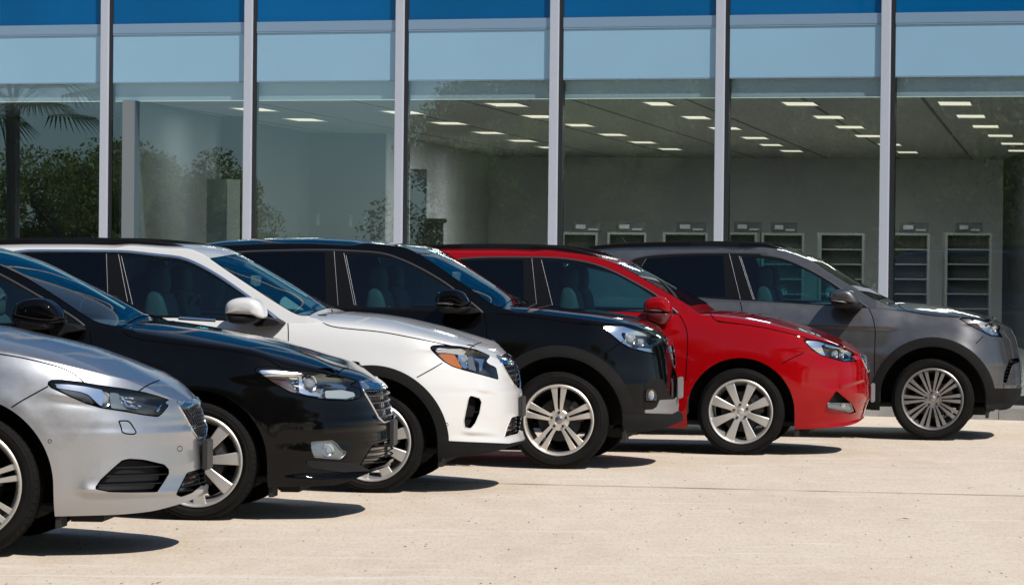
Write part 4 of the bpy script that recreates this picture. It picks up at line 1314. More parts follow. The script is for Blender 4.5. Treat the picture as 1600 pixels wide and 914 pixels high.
# ceiling lights
AX = math.radians(7.5)
lights = [(792,163,62),(843,181.5,50),(905,195,44),(958,210,44),(1005,222,42),(1047,232.5,38),(702,192,54),(764,207,46),(816,219.5,44),(860,230,40),
 (477,186.5,56),(630,175,60),(398,170.5,62),(1030,161.5,44),(1088,183,44),(1133,200,52),(1180,215,44),(1205,226,38),(1237,235.5,38),
 (1250,161.5,58),(1295,182.5,50),(1328,198,48),(1357,212,46),(1390,225.5,40),(1418,237.5,36),(1492,161,58),(1517,181,50),(1540,197,46),(1563,211.5,44),(1582,224,40),(1592,235,38)]
M_LIT = mat('ceiling_light_lit', (.9, .85, .75), .5, emit=(1.0, .84, .62), estr=1.35)
M_LFR = mat('ceiling_light_frame', (.6, .6, .58), .6)
first = None
for (x, y, w_) in lights:
    P = W2(x, y, ZC_); width = w_*P[1]/FPX*.97
    if first is None:
        first = empty('ceiling_light', P, -AX)
        tag(first, 'square warm white light panel set in the showroom ceiling', 'ceiling light', 'light panels in the showroom ceiling')
        mb = MB(); mb.box((-.5, -.5, -.004), (.5, .5, -.001)); mb.build('diffuser', M_LIT, first)
        mb = MB()
        for a_, b_ in (((-.53, -.53), (.53, -.503)), ((-.53, .503), (.53, .53)), ((-.53, -.5), (-.503, .5)), ((.503, -.5), (.53, .5))): mb.box((*a_, -.012), (*b_, -.0005))
        mb.build('frame', M_LFR, first); o = first
        ld = bpy.data.lights.new('panel_lamp', 'AREA'); ld.shape = 'SQUARE'; ld.size = 1.0; ld.energy = 26; ld.color = (1, .93, .82)
        lo = bpy.data.objects.new('panel_lamp', ld); COL.objects.link(lo); lo.parent = first; lo.location = (0, 0, -.02)
    else:
        o = clone(first); o.location = P
    o.scale = (width*.88, 1.15, 1)

# shelving units against the far right wall
Zs = 0
def shelf(xa, xb, ytop, ylev, lab, xc=None):
    zbk = 58.5
    a_ = CAMP + ray(xa, 380)*zbk/ray(xa, 380)[1]; b_ = CAMP + ray(xb, 380)*zbk/ray(xb, 380)[1]
    w_ = b_[0]-a_[0]; zt_ = (CAMP + ray((xa+xb)/2, ytop)*zbk/ray((xa+xb)/2, ytop)[1])[2]
    e = empty('shelving_unit', (a_[0], zbk, .10), 0); tag(e, lab, 'shelving unit', 'white shelving units inside the showroom')
    H = zt_-.10; t = .035; D = .38
    mb = MB(); mb.box((0, 0, 0), (t, D, H)); mb.build('side_panel', M_SHELF, e)
    mb = MB(); mb.box((w_-t, 0, 0), (w_, D, H)); mb.build('side_panel', M_SHELF, e)
    mb = MB(); mb.box((t, 0.002, H-t), (w_-t, D, H)); mb.build('top_panel', M_SHELF, e)
    mb = MB(); mb.box((t, D-.02, 0), (w_-t, D-.004, H-t-.002)); mb.build('back_panel', mat('shelf_back', (.22, .23, .22), .8), e)
    n = 7
    for k in range(1, n):
        z = H - t - k*.215
        if z < .1: break
        mb = MB(); mb.box((t+.001, .01, z), (w_-t-.001, D-.022, z+.018)); mb.build('shelf', M_SHELF, e)
    return a_, w_, zt_
M_SHELF = mat('shelf_white', (.25, .275, .27), .6)
M_BOXD = mat('carton_dark', (.05, .055, .065), .6, var=.5, vscale=4); M_BOXL = mat('carton_label', (.35, .36, .38), .6)
cn = ['the unit behind the red car roof', 'the second unit from the left', 'the third unit from the left', 'the half hidden unit by the fifth mullion', 'the middle unit of the sixth window bay', '', 'the unit just right of the rightmost mullion', 'the rightmost shelving unit']
names = ['white shelving unit behind the mullion right of the red car roof', 'white shelving unit, second from the left, seen above the grey car roof',
 'white shelving unit, third from the left, seen above the grey car roof rail', 'white shelving unit partly hidden by the fifth visible mullion',
 'white shelving unit in the middle of the sixth window bay', 'white shelving unit directly left of the rightmost mullion', 'white shelving unit directly right of the rightmost mullion', 'rightmost white shelving unit, beside the dark doorway']
for k, (xa, xb, yt) in enumerate([(878, 934, 363), (949, 1010, 363), (1036, 1106, 363), (1137, 1183, 363), (1190, 1257, 364), (1280, 1351, 364), (1388, 1453, 364), (1477, 1550, 364)]):
    a_, w_, zt_ = shelf(xa, xb, yt, None, names[k])
    r = random.Random(k)
    if k == 5: continue
    bx0 = a_[0] + w_*(.22+.1*r.random()); bw = .36+.06*r.random()
    e = empty('storage_box', (bx0, 58.56, zt_+.001)); tag(e, 'dark printed carton lying on top of ' + cn[k], 'carton', 'cartons on the shelving units')
    mb = MB(); mb.box((0, 0, 0), (bw, .25, .15)); mb.build('carton_body', M_BOXD, e, bevel=.006)
    mb = MB(); mb.box((.04, -.003, .05), (bw*.45, -.0005, .11)); mb.box((bw*.55, -.003, .03), (bw*.9, -.0005, .055)); mb.build('carton_print', M_BOXL, e)
    
# dark cabinet with a screen in the fourth bay, and wall hooks
zc_ = 47.0
def wpt(px_, py_, Y): 
    r_ = ray(px_, py_); return CAMP + r_*Y/r_[1]
a_, b_ = wpt(641, 264, zc_), wpt(666, 345, zc_)
e = empty('display_stand', (a_[0], zc_, .1)); tag(e, 'dark upright display stand with a screen inside the fourth window bay', 'display stand')
mb = MB(); mb.box((0, 0, 0), (b_[0]-a_[0], .12, a_[2]-.1)); mb.build('cabinet', mat('cabinet_black', (.012, .012, .013), .4), e, bevel=.01)
mb = MB(); mb.box((.03, -.004, b_[2]-.1+.06), (b_[0]-a_[0]-.03, -.001, a_[2]-.16)); mb.build('screen', mat('dark_screen', (.05, .06, .065), .15), e)
a2, b2 = wpt(640, 341, zc_-1), wpt(697, 390, zc_-1)
e = empty('desk', (a2[0], zc_-1, .1)); tag(e, 'low black desk in front of the upright display stand', 'desk')
mb = MB(); mb.box((0, 0, a2[2]-.1-.05), (b2[0]-a2[0], .6, a2[2]-.1)); mb.build('desk_top', mat('cabinet_black', (.012, .012, .013), .4), e, bevel=.01)
mb = MB(); mb.box((.04, .03, 0), (.10, .57, a2[2]-.152)); mb.box((b2[0]-a2[0]-.10, .03, 0), (b2[0]-a2[0]-.04, .57, a2[2]-.152)); mb.box((.1, .05, .2), (b2[0]-a2[0]-.1, .07, a2[2]-.152)); mb.build('desk_frame', mat('cabinet_black', (.012, .012, .013), .4), e)
for k, (x, y) in enumerate([(497, 343), (548, 345), (570, 347)]):
    P = wpt(x, y, 54.2)
    e = empty('wall_bracket', P); tag(e, ['small metal bracket on the pale wall, leftmost of three', 'small metal bracket on the pale wall, between two others', 'small metal bracket on the pale wall, rightmost of three'][k], 'bracket', 'brackets on the pale inner wall')
    mb = MB(); mb.box((-.02, .0, -.08), (.02, .05, .08)); mb.path([(0, 0, .03), (0, -.08, .02), (0, -.09, .07)], .015, 6); mb.build('hook', M_SATIN, e)

# ------------------------------------------------------------------ trees behind the camera, seen only as reflections
def leaf_mat(name, col):
    mt, n, l, b = new_mat(name)
    oi = n.new("ShaderNodeTexCoord"); nz = n.new("ShaderNodeTexNoise"); nz.inputs["Scale"].default_value = 1.6; l.new(oi.outputs["Object"], nz.inputs["Vector"])
    mr = n.new("ShaderNodeMapRange"); mr.inputs[1].default_value = .3; mr.inputs[2].default_value = .7; mr.inputs[3].default_value = .55; mr.inputs[4].default_value = 1.5; l.new(nz.outputs["Fac"], mr.inputs[0])
    s_ = n.new("ShaderNodeVectorMath"); s_.operation = 'SCALE'; s_.inputs[0].default_value = col; l.new(mr.outputs[0], s_.inputs["Scale"]); l.new(s_.outputs[0], b.inputs["Base Color"])
    b.inputs["Roughness"].default_value = .9; b.inputs["Specular IOR Level"].default_value = 0
    tl = n.new('ShaderNodeBsdfTranslucent'); l.new(s_.outputs[0], tl.inputs[0]); ms = n.new('ShaderNodeMixShader'); ms.inputs[0].default_value = .45
    l.new(b.outputs[0], ms.inputs[1]); l.new(tl.outputs[0], ms.inputs[2]); l.new(ms.outputs[0], n['Material Output'].inputs[0])
    return mt
M_LEAF = leaf_mat('leaves', (.30, .29, .085)); M_BARK = mat('bark', (.12, .09, .06), .9, bump=.5, bscale=20)
M_PALM = leaf_mat('palm_leaf', (.09, .11, .045))
def tree_proto(seed, H=5.5, S=2.6, n=26000):
    r = np.random.default_rng(seed)
    e = empty('tree'); mb = MB()
    mb.path([(0, 0, 0), (.05, 0, .8), (-.05, .05, 1.6), (.0, 0, H*.6)], [.2, .16, .13, .06], 8)
    for k in range(6):
        a = k*1.05; mb.path([(0, 0, 1.2+.2*k), (.7*math.cos(a), .7*math.sin(a), 1.9+.25*k), (1.5*math.cos(a), 1.5*math.sin(a), 2.6+.3*k)], [.08, .05, .02], 6)
    mb.build('trunk', M_BARK, e, smooth=True)
    nc = 34; cen = []
    for k in range(nc):
        a = r.random()*6.28; q = r.random()**.5; z = .9+(H-1.4)*r.random(); rad = S*math.sqrt(max(.1, 1-((z-H*.42)/(H*.62))**2))
        cen.append((q*rad*math.cos(a), q*rad*math.sin(a), z, .45+.5*r.random()))
    V = []; F = []
    for k in range(n):
        c_ = cen[r.integers(nc)]; d_ = r.normal(size=3); d_ /= np.linalg.norm(d_); P = np.array(c_[:3])+d_*c_[3]*(.6+.5*r.random())
        e1 = r.normal(size=3); e1 /= np.linalg.norm(e1); e2 = np.cross(e1, r.normal(size=3)); e2 /= np.linalg.norm(e2); L = .038+.045*r.random()
        o = len(V); V += [tuple(P-e1*L), tuple(P+e2*L*.5), tuple(P+e1*L), tuple(P-e2*L*.5)]; F.append((o, o+1, o+2, o+3))
    link_mesh('crown', V, F, M_LEAF, e, smooth=False)
    return e
def refl(px_, py_, dist):
    """where a thing stands whose mirror image in the glass shows at this point"""
    P = on_plane(px_, py_, GF, IN); d_ = ray(px_, py_); d2 = d_ - 2*np.dot(d_, IN)*IN
    return P + d2*dist/np.linalg.norm(d2[:2])
tp = [tree_proto(1), tree_proto(2, 6.2, 2.2), tree_proto(3, 4.6, 3.0)]
spots = []
labs = 'leafy green tree across the yard, out of view, showing only in reflections'
used = set()
def place(kind, x, y, s_, rz):
    o = tp[kind] if kind not in used else clone(tp[kind])
    used.add(kind); o.location = (x, y, 0); o.rotation_euler = (0, 0, rz); o.scale = (s_, s_, s_)
    tag(o, labs, 'tree', 'trees across the yard from the showroom')
R_ = random.Random(5)
for (px_, ds, s_, k) in [(262, 30, .66, 0), (215, 32, .56, 2), (320, 31, .50, 0), (370, 30, .42, 2), (122, 27, .62, 0), (60, 29, .42, 2), (5, 28, .44, 2)]:
    P = refl(px_, 372, ds); place(k, P[0], P[1], s_, R_.random()*6)
for px_ in range(800, 1500, 90):
    P = refl(px_, 372, 60+R_.random()*8); place(R_.randrange(3), P[0], P[1], .62+.2*R_.random(), R_.random()*6)
for px_ in range(775, 1540, 36):
    P = refl(px_, 372, 76+R_.random()*14); place(R_.randrange(3), P[0], P[1], 1.02+.3*R_.random(), R_.random()*6)
for (px_, ds, s_) in [(1590, 26, .95), (1650, 24, 1.1), (1560, 34, .9)]:
    P = refl(px_, 372, ds); place(1, P[0], P[1], s_, R_.random()*6)
for k in range(15):  # tall trees added close behind the camera to darken the cars' reflections
    x = -34+k*4.4+R_.random()*2; y = -11-R_.random()*5
    place(R_.randrange(3), x, y, 2.7+.7*R_.random(), R_.random()*6)
# palm
def palm(P, H=3.3):
    e = empty('palm_tree', P); tag(e, 'palm tree with drooping fan fronds, mirrored in the leftmost glass pane', 'palm tree')
    mb = MB(); mb.path([(0, 0, 0), (.05, 0, H*.5), (.0, 0, H)], [.14, .10, .12], 10); mb.build('trunk', M_BARK, e, smooth=True)
    r = np.random.default_rng(11); V = []; F = []
    for k in range(26):
        a = k*2.4; el = math.radians(80-95*(k/26)); L = .65+.3*r.random()
        d_ = np.array([math.cos(a)*math.cos(el), math.sin(a)*math.cos(el), math.sin(el)])
        hub = np.array([0, 0, H]) + d_*L; side = np.cross(d_, [0, 0, 1.0]); side /= np.linalg.norm(side); upv = np.cross(side, d_)
        for j in range(26):
            t = math.radians(-85+170*j/25); q = d_*math.cos(t)+side*math.sin(t); lf = (.75+.25*math.cos(t))*1.02
            wv = np.cross(q, upv); wv /= np.linalg.norm(wv); o = len(V)
            p1 = hub+q*lf*.6; p2 = hub+q*lf+np.array([0, 0, -.28*lf])
            V += [tuple(hub), tuple(p1+wv*.022), tuple(p2), tuple(p1-wv*.022)]; F.append((o, o+1, o+2, o+3))
        o = len(V); b0 = np.array([0, 0, H]); V += [tuple(b0+side*.02), tuple(hub+side*.012), tuple(hub-side*.012), tuple(b0-side*.02)]; F.append((o, o+1, o+2, o+3))
    link_mesh('fronds', V, F, M_PALM, e, smooth=False)
P = refl(18, 372, 22); palm((P[0], P[1], 0), 3.7)
P = refl(-30, 372, 25)
# dead leaf and grit on the slab
P = on_ground(1410, 813)
e = MB(); e.add([(-.045, 0, .006), (0, .016, .012), (.05, .004, .010), (.01, -.014, .018)], [(0, 3, 1), (3, 2, 1)])
tag(e.build('fallen_leaf', mat('dead_leaf', (.05, .035, .025), .8), loc=P), 'small dark dead leaf lying on the open concrete at right', 'leaf')
# ------------------------------------------------------------------ the six cars (outlines traced on the photograph, turned into metres on each car's own planes)
A1, A2, A3 = K(0, 480), K(0, 680), K(0, 370)
B1, B2 = K(320, 480), K(220, 620)
C0, C1, C2 = K(280, 360), K(540, 500), K(480, 590)
D0, D1, D2 = K(560, 360), K(780, 460), K(780, 560)
E0, E1 = K(840, 360), K(1040, 520)
F0, F1, G1 = K(1120, 360), K(1240, 500), K(1340, 440, 3.515)
ID = lambda *p: list(zip(p[::2], p[1::2]))

M_DCHR = mat('dark_chrome', (.12, .125, .13), .18, 1.0)
P_SILVER = paint('paint_silver', (0.40, 0.41, 0.435), metal=0.85, rough=0.36, flake=0.12, dust=0.015)
P_BLACK = paint('paint_black', (0.002, 0.002, 0.0024), metal=0.0, rough=0.35, flake=0.1, dust=0.001, spec=0.0, cior=1.32)
P_WHITE = paint('paint_white', (0.64, 0.635, 0.62), metal=0.0, rough=0.35, flake=0.03, dust=0.02)
P_RED = paint('paint_red', (0.26, 0.001, 0.003), spec=0.0, cior=1.38, metal=0.0, rough=0.38, flake=0.15, dust=0.001)
P_GREY = paint('paint_grey', (0.088, 0.088, 0.091), metal=0.75, rough=0.38, flake=0.2, dust=0.02)

def plug(poly, grow=0): return poly

silver = dict(name='parked_car', cat='car', yaw=4, W=.915, wheel=(-55, 757, 114, 87), wb=2.75, arch=138, style='twin7', spin=14.5,
    label='silver car nearest the camera with black fog lamp recess, cut off by the left edge', paint=P_SILVER, sedan=True,
    roof=ID(-560, 402, -470, 388, -400, 388, -330, 400, -260, 430, -180, 468, -110, 500), pillar=ID(-400, 400, -330, 416, -260, 446, -190, 486, -160, 502),
    header=(-400, 388),
    hood=ID(-110, 500)+A1(0, 120, 200, 165, 400, 200, 600, 245, 800, 310, 1000, 395, 1150, 465, 1250, 530, 1340, 590, 1370, 618),
    nose=A1(1396, 640, 1407, 700, 1420, 780, 1440, 830)+A2(1425, 60, 1430, 150, 1430, 230, 1440, 290, 1447, 350),
    bottom=A2(1447, 350, 1420, 400, 1330, 450, 1250, 480, 1080, 520, 900, 531, 600, 532, 375, 532),
    shoulder=ID(-560, 522, -200, 531, 0, 550, 67, 563, 130, 579, 200, 598, 260, 612, 300, 619),
    gaps=[A1(0, 325, 150, 350, 300, 385, 400, 412, 470, 440, 530, 475, 585, 525), A1(960, 585, 1010, 550, 1060, 525, 1150, 490),
          A1(335, 548, 240, 600, 150, 650, 80, 695), A1(825, 790, 870, 787, 900, 797, 930, 840, 945, 868, 920, 880, 855, 870, 840, 830, 825, 790)],
    sensors=[(77.7, 689, 2.8), (280.8, 700.7, 4)],
    lamp=A1(330, 530, 345, 508, 420, 505, 560, 520, 700, 545, 850, 565, 1000, 592, 1100, 620, 1175, 645, 1162, 690, 1125, 735, 1095, 757, 1000, 745, 850, 718, 700, 695, 600, 665, 500, 622, 420, 585, 360, 558),
    lampsmooth=False,
    lampbits=[('lamp_reflector', A1(372, 527, 480, 530, 600, 545, 715, 568, 735, 600, 712, 692, 690, 668, 620, 602, 560, 580, 400, 556), -.014, M_LAMPREF),
              ('lamp_bezel_dark', A1(400, 562, 560, 588, 620, 615, 670, 675, 560, 645, 440, 590), -.010, M_LAMPDARK),
              ('lamp_fin', A1(838, 608, 862, 612, 900, 668, 985, 690, 992, 706, 890, 684), -.014, M_LAMPREF),
              ('led_blade', A1(868, 618, 945, 626, 945, 638, 875, 630), -.014, M_LAMPWHITE), ('led_blade', A1(880, 642, 962, 650, 962, 662, 890, 655), -.014, M_LAMPWHITE),
              ('led_blade', A1(895, 667, 1000, 672, 1000, 684, 905, 678), -.014, M_LAMPWHITE),
              ('lamp_end_strip', A1(1134, 655, 1148, 658, 1105, 730, 1088, 728), -.010, M_LAMPREF),
              ('lamp_inner_plate', A1(775, 580, 840, 592, 890, 690, 960, 715, 790, 700), -.026, M_LAMPGREY)],
    projectors=[(166.5, 623, .040, .035)],
    grille=A1(1224, 658, 1372, 640, 1640, 620, 1640, 890, 1440, 905, 1372, 908, 1345, 870, 1295, 780), gstyle='mesh', gtop=.022, gsur=.006, gbarmat=M_DCHR,
    inserts=[('fog_lamp_recess', A2(660, 368, 700, 310, 780, 235, 850, 175, 900, 165, 1000, 172, 1140, 205, 1168, 235, 1170, 265, 1130, 330, 1090, 390, 900, 392, 760, 389), .05, M_BLACKPL, 3, M_BLACKPL),
             ('lower_grille', A2(1225, 410, 1300, 262, 1390, 235, 1640, 215, 1640, 330, 1395, 345, 1330, 397, 1260, 422), .04, M_GRILLE, 4, M_CLAD)],
    projfog=(197.5, 748), plate=(333, 686, 733, M_PLATE),
    bumper=A1(335, 548, 80, 695, -60, 1000, 300, 1400, 1700, 1400, 1700, 640, 1372, 622, 1372, 642, 1222, 650, 1175, 645, 1100, 620, 850, 565, 420, 505),
    hoodcut=A1(-3000, 260, -600, 290, 0, 325, 150, 350, 300, 385, 400, 412, 470, 440, 530, 475, 585, 525, 800, 560, 965, 587, 1010, 550, 1060, 525, 1150, 490, 1240, 440, 1240, -200, -3000, -200),
    door=ID(-720, 500, -250, 500, -235, 560, -238, 760, -260, 790, -640, 790, -690, 700),
    dlo=ID(-700, 522, -560, 420, -470, 402, -400, 404, -330, 424, -260, 456, -195, 505, -190, 521, -400, 518), dlos=False,
    fwin=ID(-440, 410, -400, 412, -330, 432, -260, 463, -215, 512, -420, 510), rwin=ID(-690, 516, -555, 427, -470, 410, -455, 410, -440, 511),
    mirror=dict(cap=ID(-285, 510, -285, 485, -260, 475, -230, 480, -215, 505, -230, 515), base=ID(-285, 510, -230, 513, -230, 525, -270, 528), arm=ID(-250, 515, -200, 515, -195, 528, -245, 530)),
    ledges=[(A2(480, 400, 1300, 455), .042, .06), (A1(250, 600, 1240, 800), .010, .10)],
    flare=.010, tail=-3.8,
    roofmat=P_SILVER)

sedan = dict(name='parked_car', cat='car', yaw=5, W=.905, wheel=(306, 720, 93, 71), wb=2.7, arch=111, style='broad8', spin=4,
    label='glossy black sedan between the silver car and the white car, with chrome edged grille', paint=P_BLACK, sedan=True,
    roof=ID(-260, 400, -180, 374, -100, 372, -50, 377)+A3(0, 85, 50, 100, 200, 150, 400, 240, 600, 330, 800, 430, 950, 510, 1060, 565),
    pillar=ID(-100, 386, -50, 396)+A3(0, 190, 200, 280, 400, 400, 600, 530, 700, 590, 820, 618),
    header=(-90, 372),
    hood=A3(1100, 572, 1200, 582, 1400, 610)+B1(200, 160, 400, 195, 600, 240, 800, 300, 1000, 370, 1080, 402, 1150, 442, 1215, 493),
    nose=B1(1262, 530, 1284, 575, 1286, 630, 1300, 700, 1316, 760)+C2(600, 300, 605, 400, 606, 480, 604, 560, 600, 605),
    bottom=C2(600, 605, 540, 632, 480, 645, 420, 662, 330, 705, 200, 735)+B2(1380, 598, 1150, 602, 885, 602),
    shoulder=ID(-260, 512, -100, 508, 0, 506, 60, 507, 140, 511, 185, 517, 250, 530, 330, 542, 400, 551, 437, 570, 500, 583, 560, 593, 585, 594),
    gaps=[A3(820, 610, 850, 650, 900, 690, 1000, 715, 1200, 740, 1400, 765)+B1(200, 305, 350, 335, 450, 370, 520, 415), B1(915, 470, 960, 430, 1080, 398),
          B1(400, 505, 340, 540, 260, 585), A3(625, 655, 630, 700, 632, 740)+B1(-785, 400)],
    lamp=B1(348, 437, 365, 418, 430, 412, 600, 430, 800, 455, 950, 480, 1042, 508, 1070, 550, 1085, 600, 1078, 628, 1000, 648, 850, 642, 700, 617, 600, 592, 500, 540, 420, 490, 365, 458), lampsmooth=False,
    housing=M_LAMPGREY,
    lampbits=[('lamp_reflector', B1(372, 430, 560, 440, 690, 458, 690, 492, 640, 488, 580, 486, 480, 482, 415, 478), -.010, M_LAMPREF),
              ('side_marker', B1(430, 488, 560, 492, 600, 530, 660, 595, 590, 580, 500, 532), -.010, M_DARKRED),
              ('lamp_fin', B1(575, 490, 660, 492, 660, 503, 590, 501), -.012, M_LAMPREF), ('lamp_fin', B1(597, 512, 660, 514, 660, 526, 605, 523), -.012, M_LAMPREF),
              ('lamp_fin', B1(612, 536, 662, 538, 662, 549, 622, 547), -.012, M_LAMPREF),
              ('lamp_reflector', B1(655, 470, 675, 470, 690, 560, 740, 590, 800, 600, 822, 550, 835, 556, 805, 618, 720, 606, 660, 590), -.010, M_LAMPREF),
              ('lamp_chamber', B1(845, 570, 960, 560, 1050, 580, 1062, 610, 1000, 632, 850, 625), -.018, M_LAMPWHITE),
              ('lamp_strip', B1(840, 525, 960, 530, 1000, 550, 980, 556, 840, 545), -.010, M_LAMPREF)],
    projectors=[(487, 597, .05, .03)],
    grille=B1(1072, 518, 1215, 500, 1620, 480, 1620, 775, 1300, 792, 1240, 796, 1205, 765, 1150, 665, 1100, 580), gbars=5, gtop=.028, gsur=.008, gbarmat=M_DCHR,
    inserts=[('lower_grille', C2(370, 603, 455, 468, 570, 430, 900, 420, 900, 550, 580, 562, 540, 600, 430, 636), .04, M_GRILLE, 4, M_CLAD)],
    overlays=[('bumper_blade', B2(1148, 440, 1180, 440, 1500, 458, 1600, 518, 1400, 524, 1190, 490, 1155, 470), .006, M_BLACKPL)],
    foglamps=[('fog_lamp', B2(1180, 312, 1330, 300, 1362, 322, 1400, 370, 1430, 380, 1420, 405, 1385, 435, 1205, 420, 1186, 370), -.012, M_LAMPGREY)],
    plate=(621.5, 655, 696, M_PLATE),
    bumper=B1(400, 505, 340, 540, 260, 585, 150, 1000, 400, 1500, 1700, 1500, 1700, 480, 1215, 500, 1072, 518, 1042, 508, 800, 455, 430, 412, 350, 435),
    hoodcut=A3(-1500, 500, 820, 500, 820, 610, 850, 650, 900, 690, 1000, 715, 1200, 740, 1400, 765, 1622, 800, 1770, 835, 1880, 865, 1942, 900, 2200, 950, 2340, 975, 2385, 925, 2460, 895, 2502, 885, 2502, 0, -1500, 0),
    door=ID(-420, 505, 20, 500, 141, 517, 143, 560, 141, 640, 120, 745, -330, 748, -380, 660),
    dlo=ID(-420, 505, -300, 428, -200, 398, -100, 396, -40, 408)+A3(0, 245, 200, 360, 400, 480, 540, 570, 632, 655, 560, 650, 300, 620, 0, 612)+ID(-200, 507), dlos=False,
    fwin=ID(-120, 404, -40, 416)+A3(0, 285, 240, 412, 400, 520, 480, 590, 100, 598, 0, 600)+ID(-100, 503),
    rwin=ID(-400, 502, -290, 432, -200, 406, -140, 404, -122, 502),
    frameline=[ID(-120, 400, -40, 411)+A3(0, 262, 200, 372, 400, 490, 540, 582, 618, 650)],
    chrome=[ID(-420, 509, -100, 507.5)+A3(0, 608, 300, 622)],
    mirror=dict(cap=A3(95, 530, 112, 478, 160, 440, 250, 424, 330, 432, 400, 480, 440, 545, 440, 580, 380, 596, 250, 585, 100, 552), base=A3(97, 545, 290, 565, 440, 580, 420, 598, 365, 605, 355, 640, 230, 648, 130, 630, 105, 595),
        arm=A3(340, 600, 440, 598, 545, 615, 580, 650, 470, 668, 400, 700, 330, 672), strip=A3(100, 535, 200, 545, 285, 556)),
    ledges=[(B2(1180, 250, 1640, 238), .034, .09), (B1(100, 480, 1150, 640), .006, .15)],
    flare=.012, bumps=[(.72, .40, .2, .035, .012)], roofmat=P_BLACK, tail=-3.75, seatmat=M_SEAT)

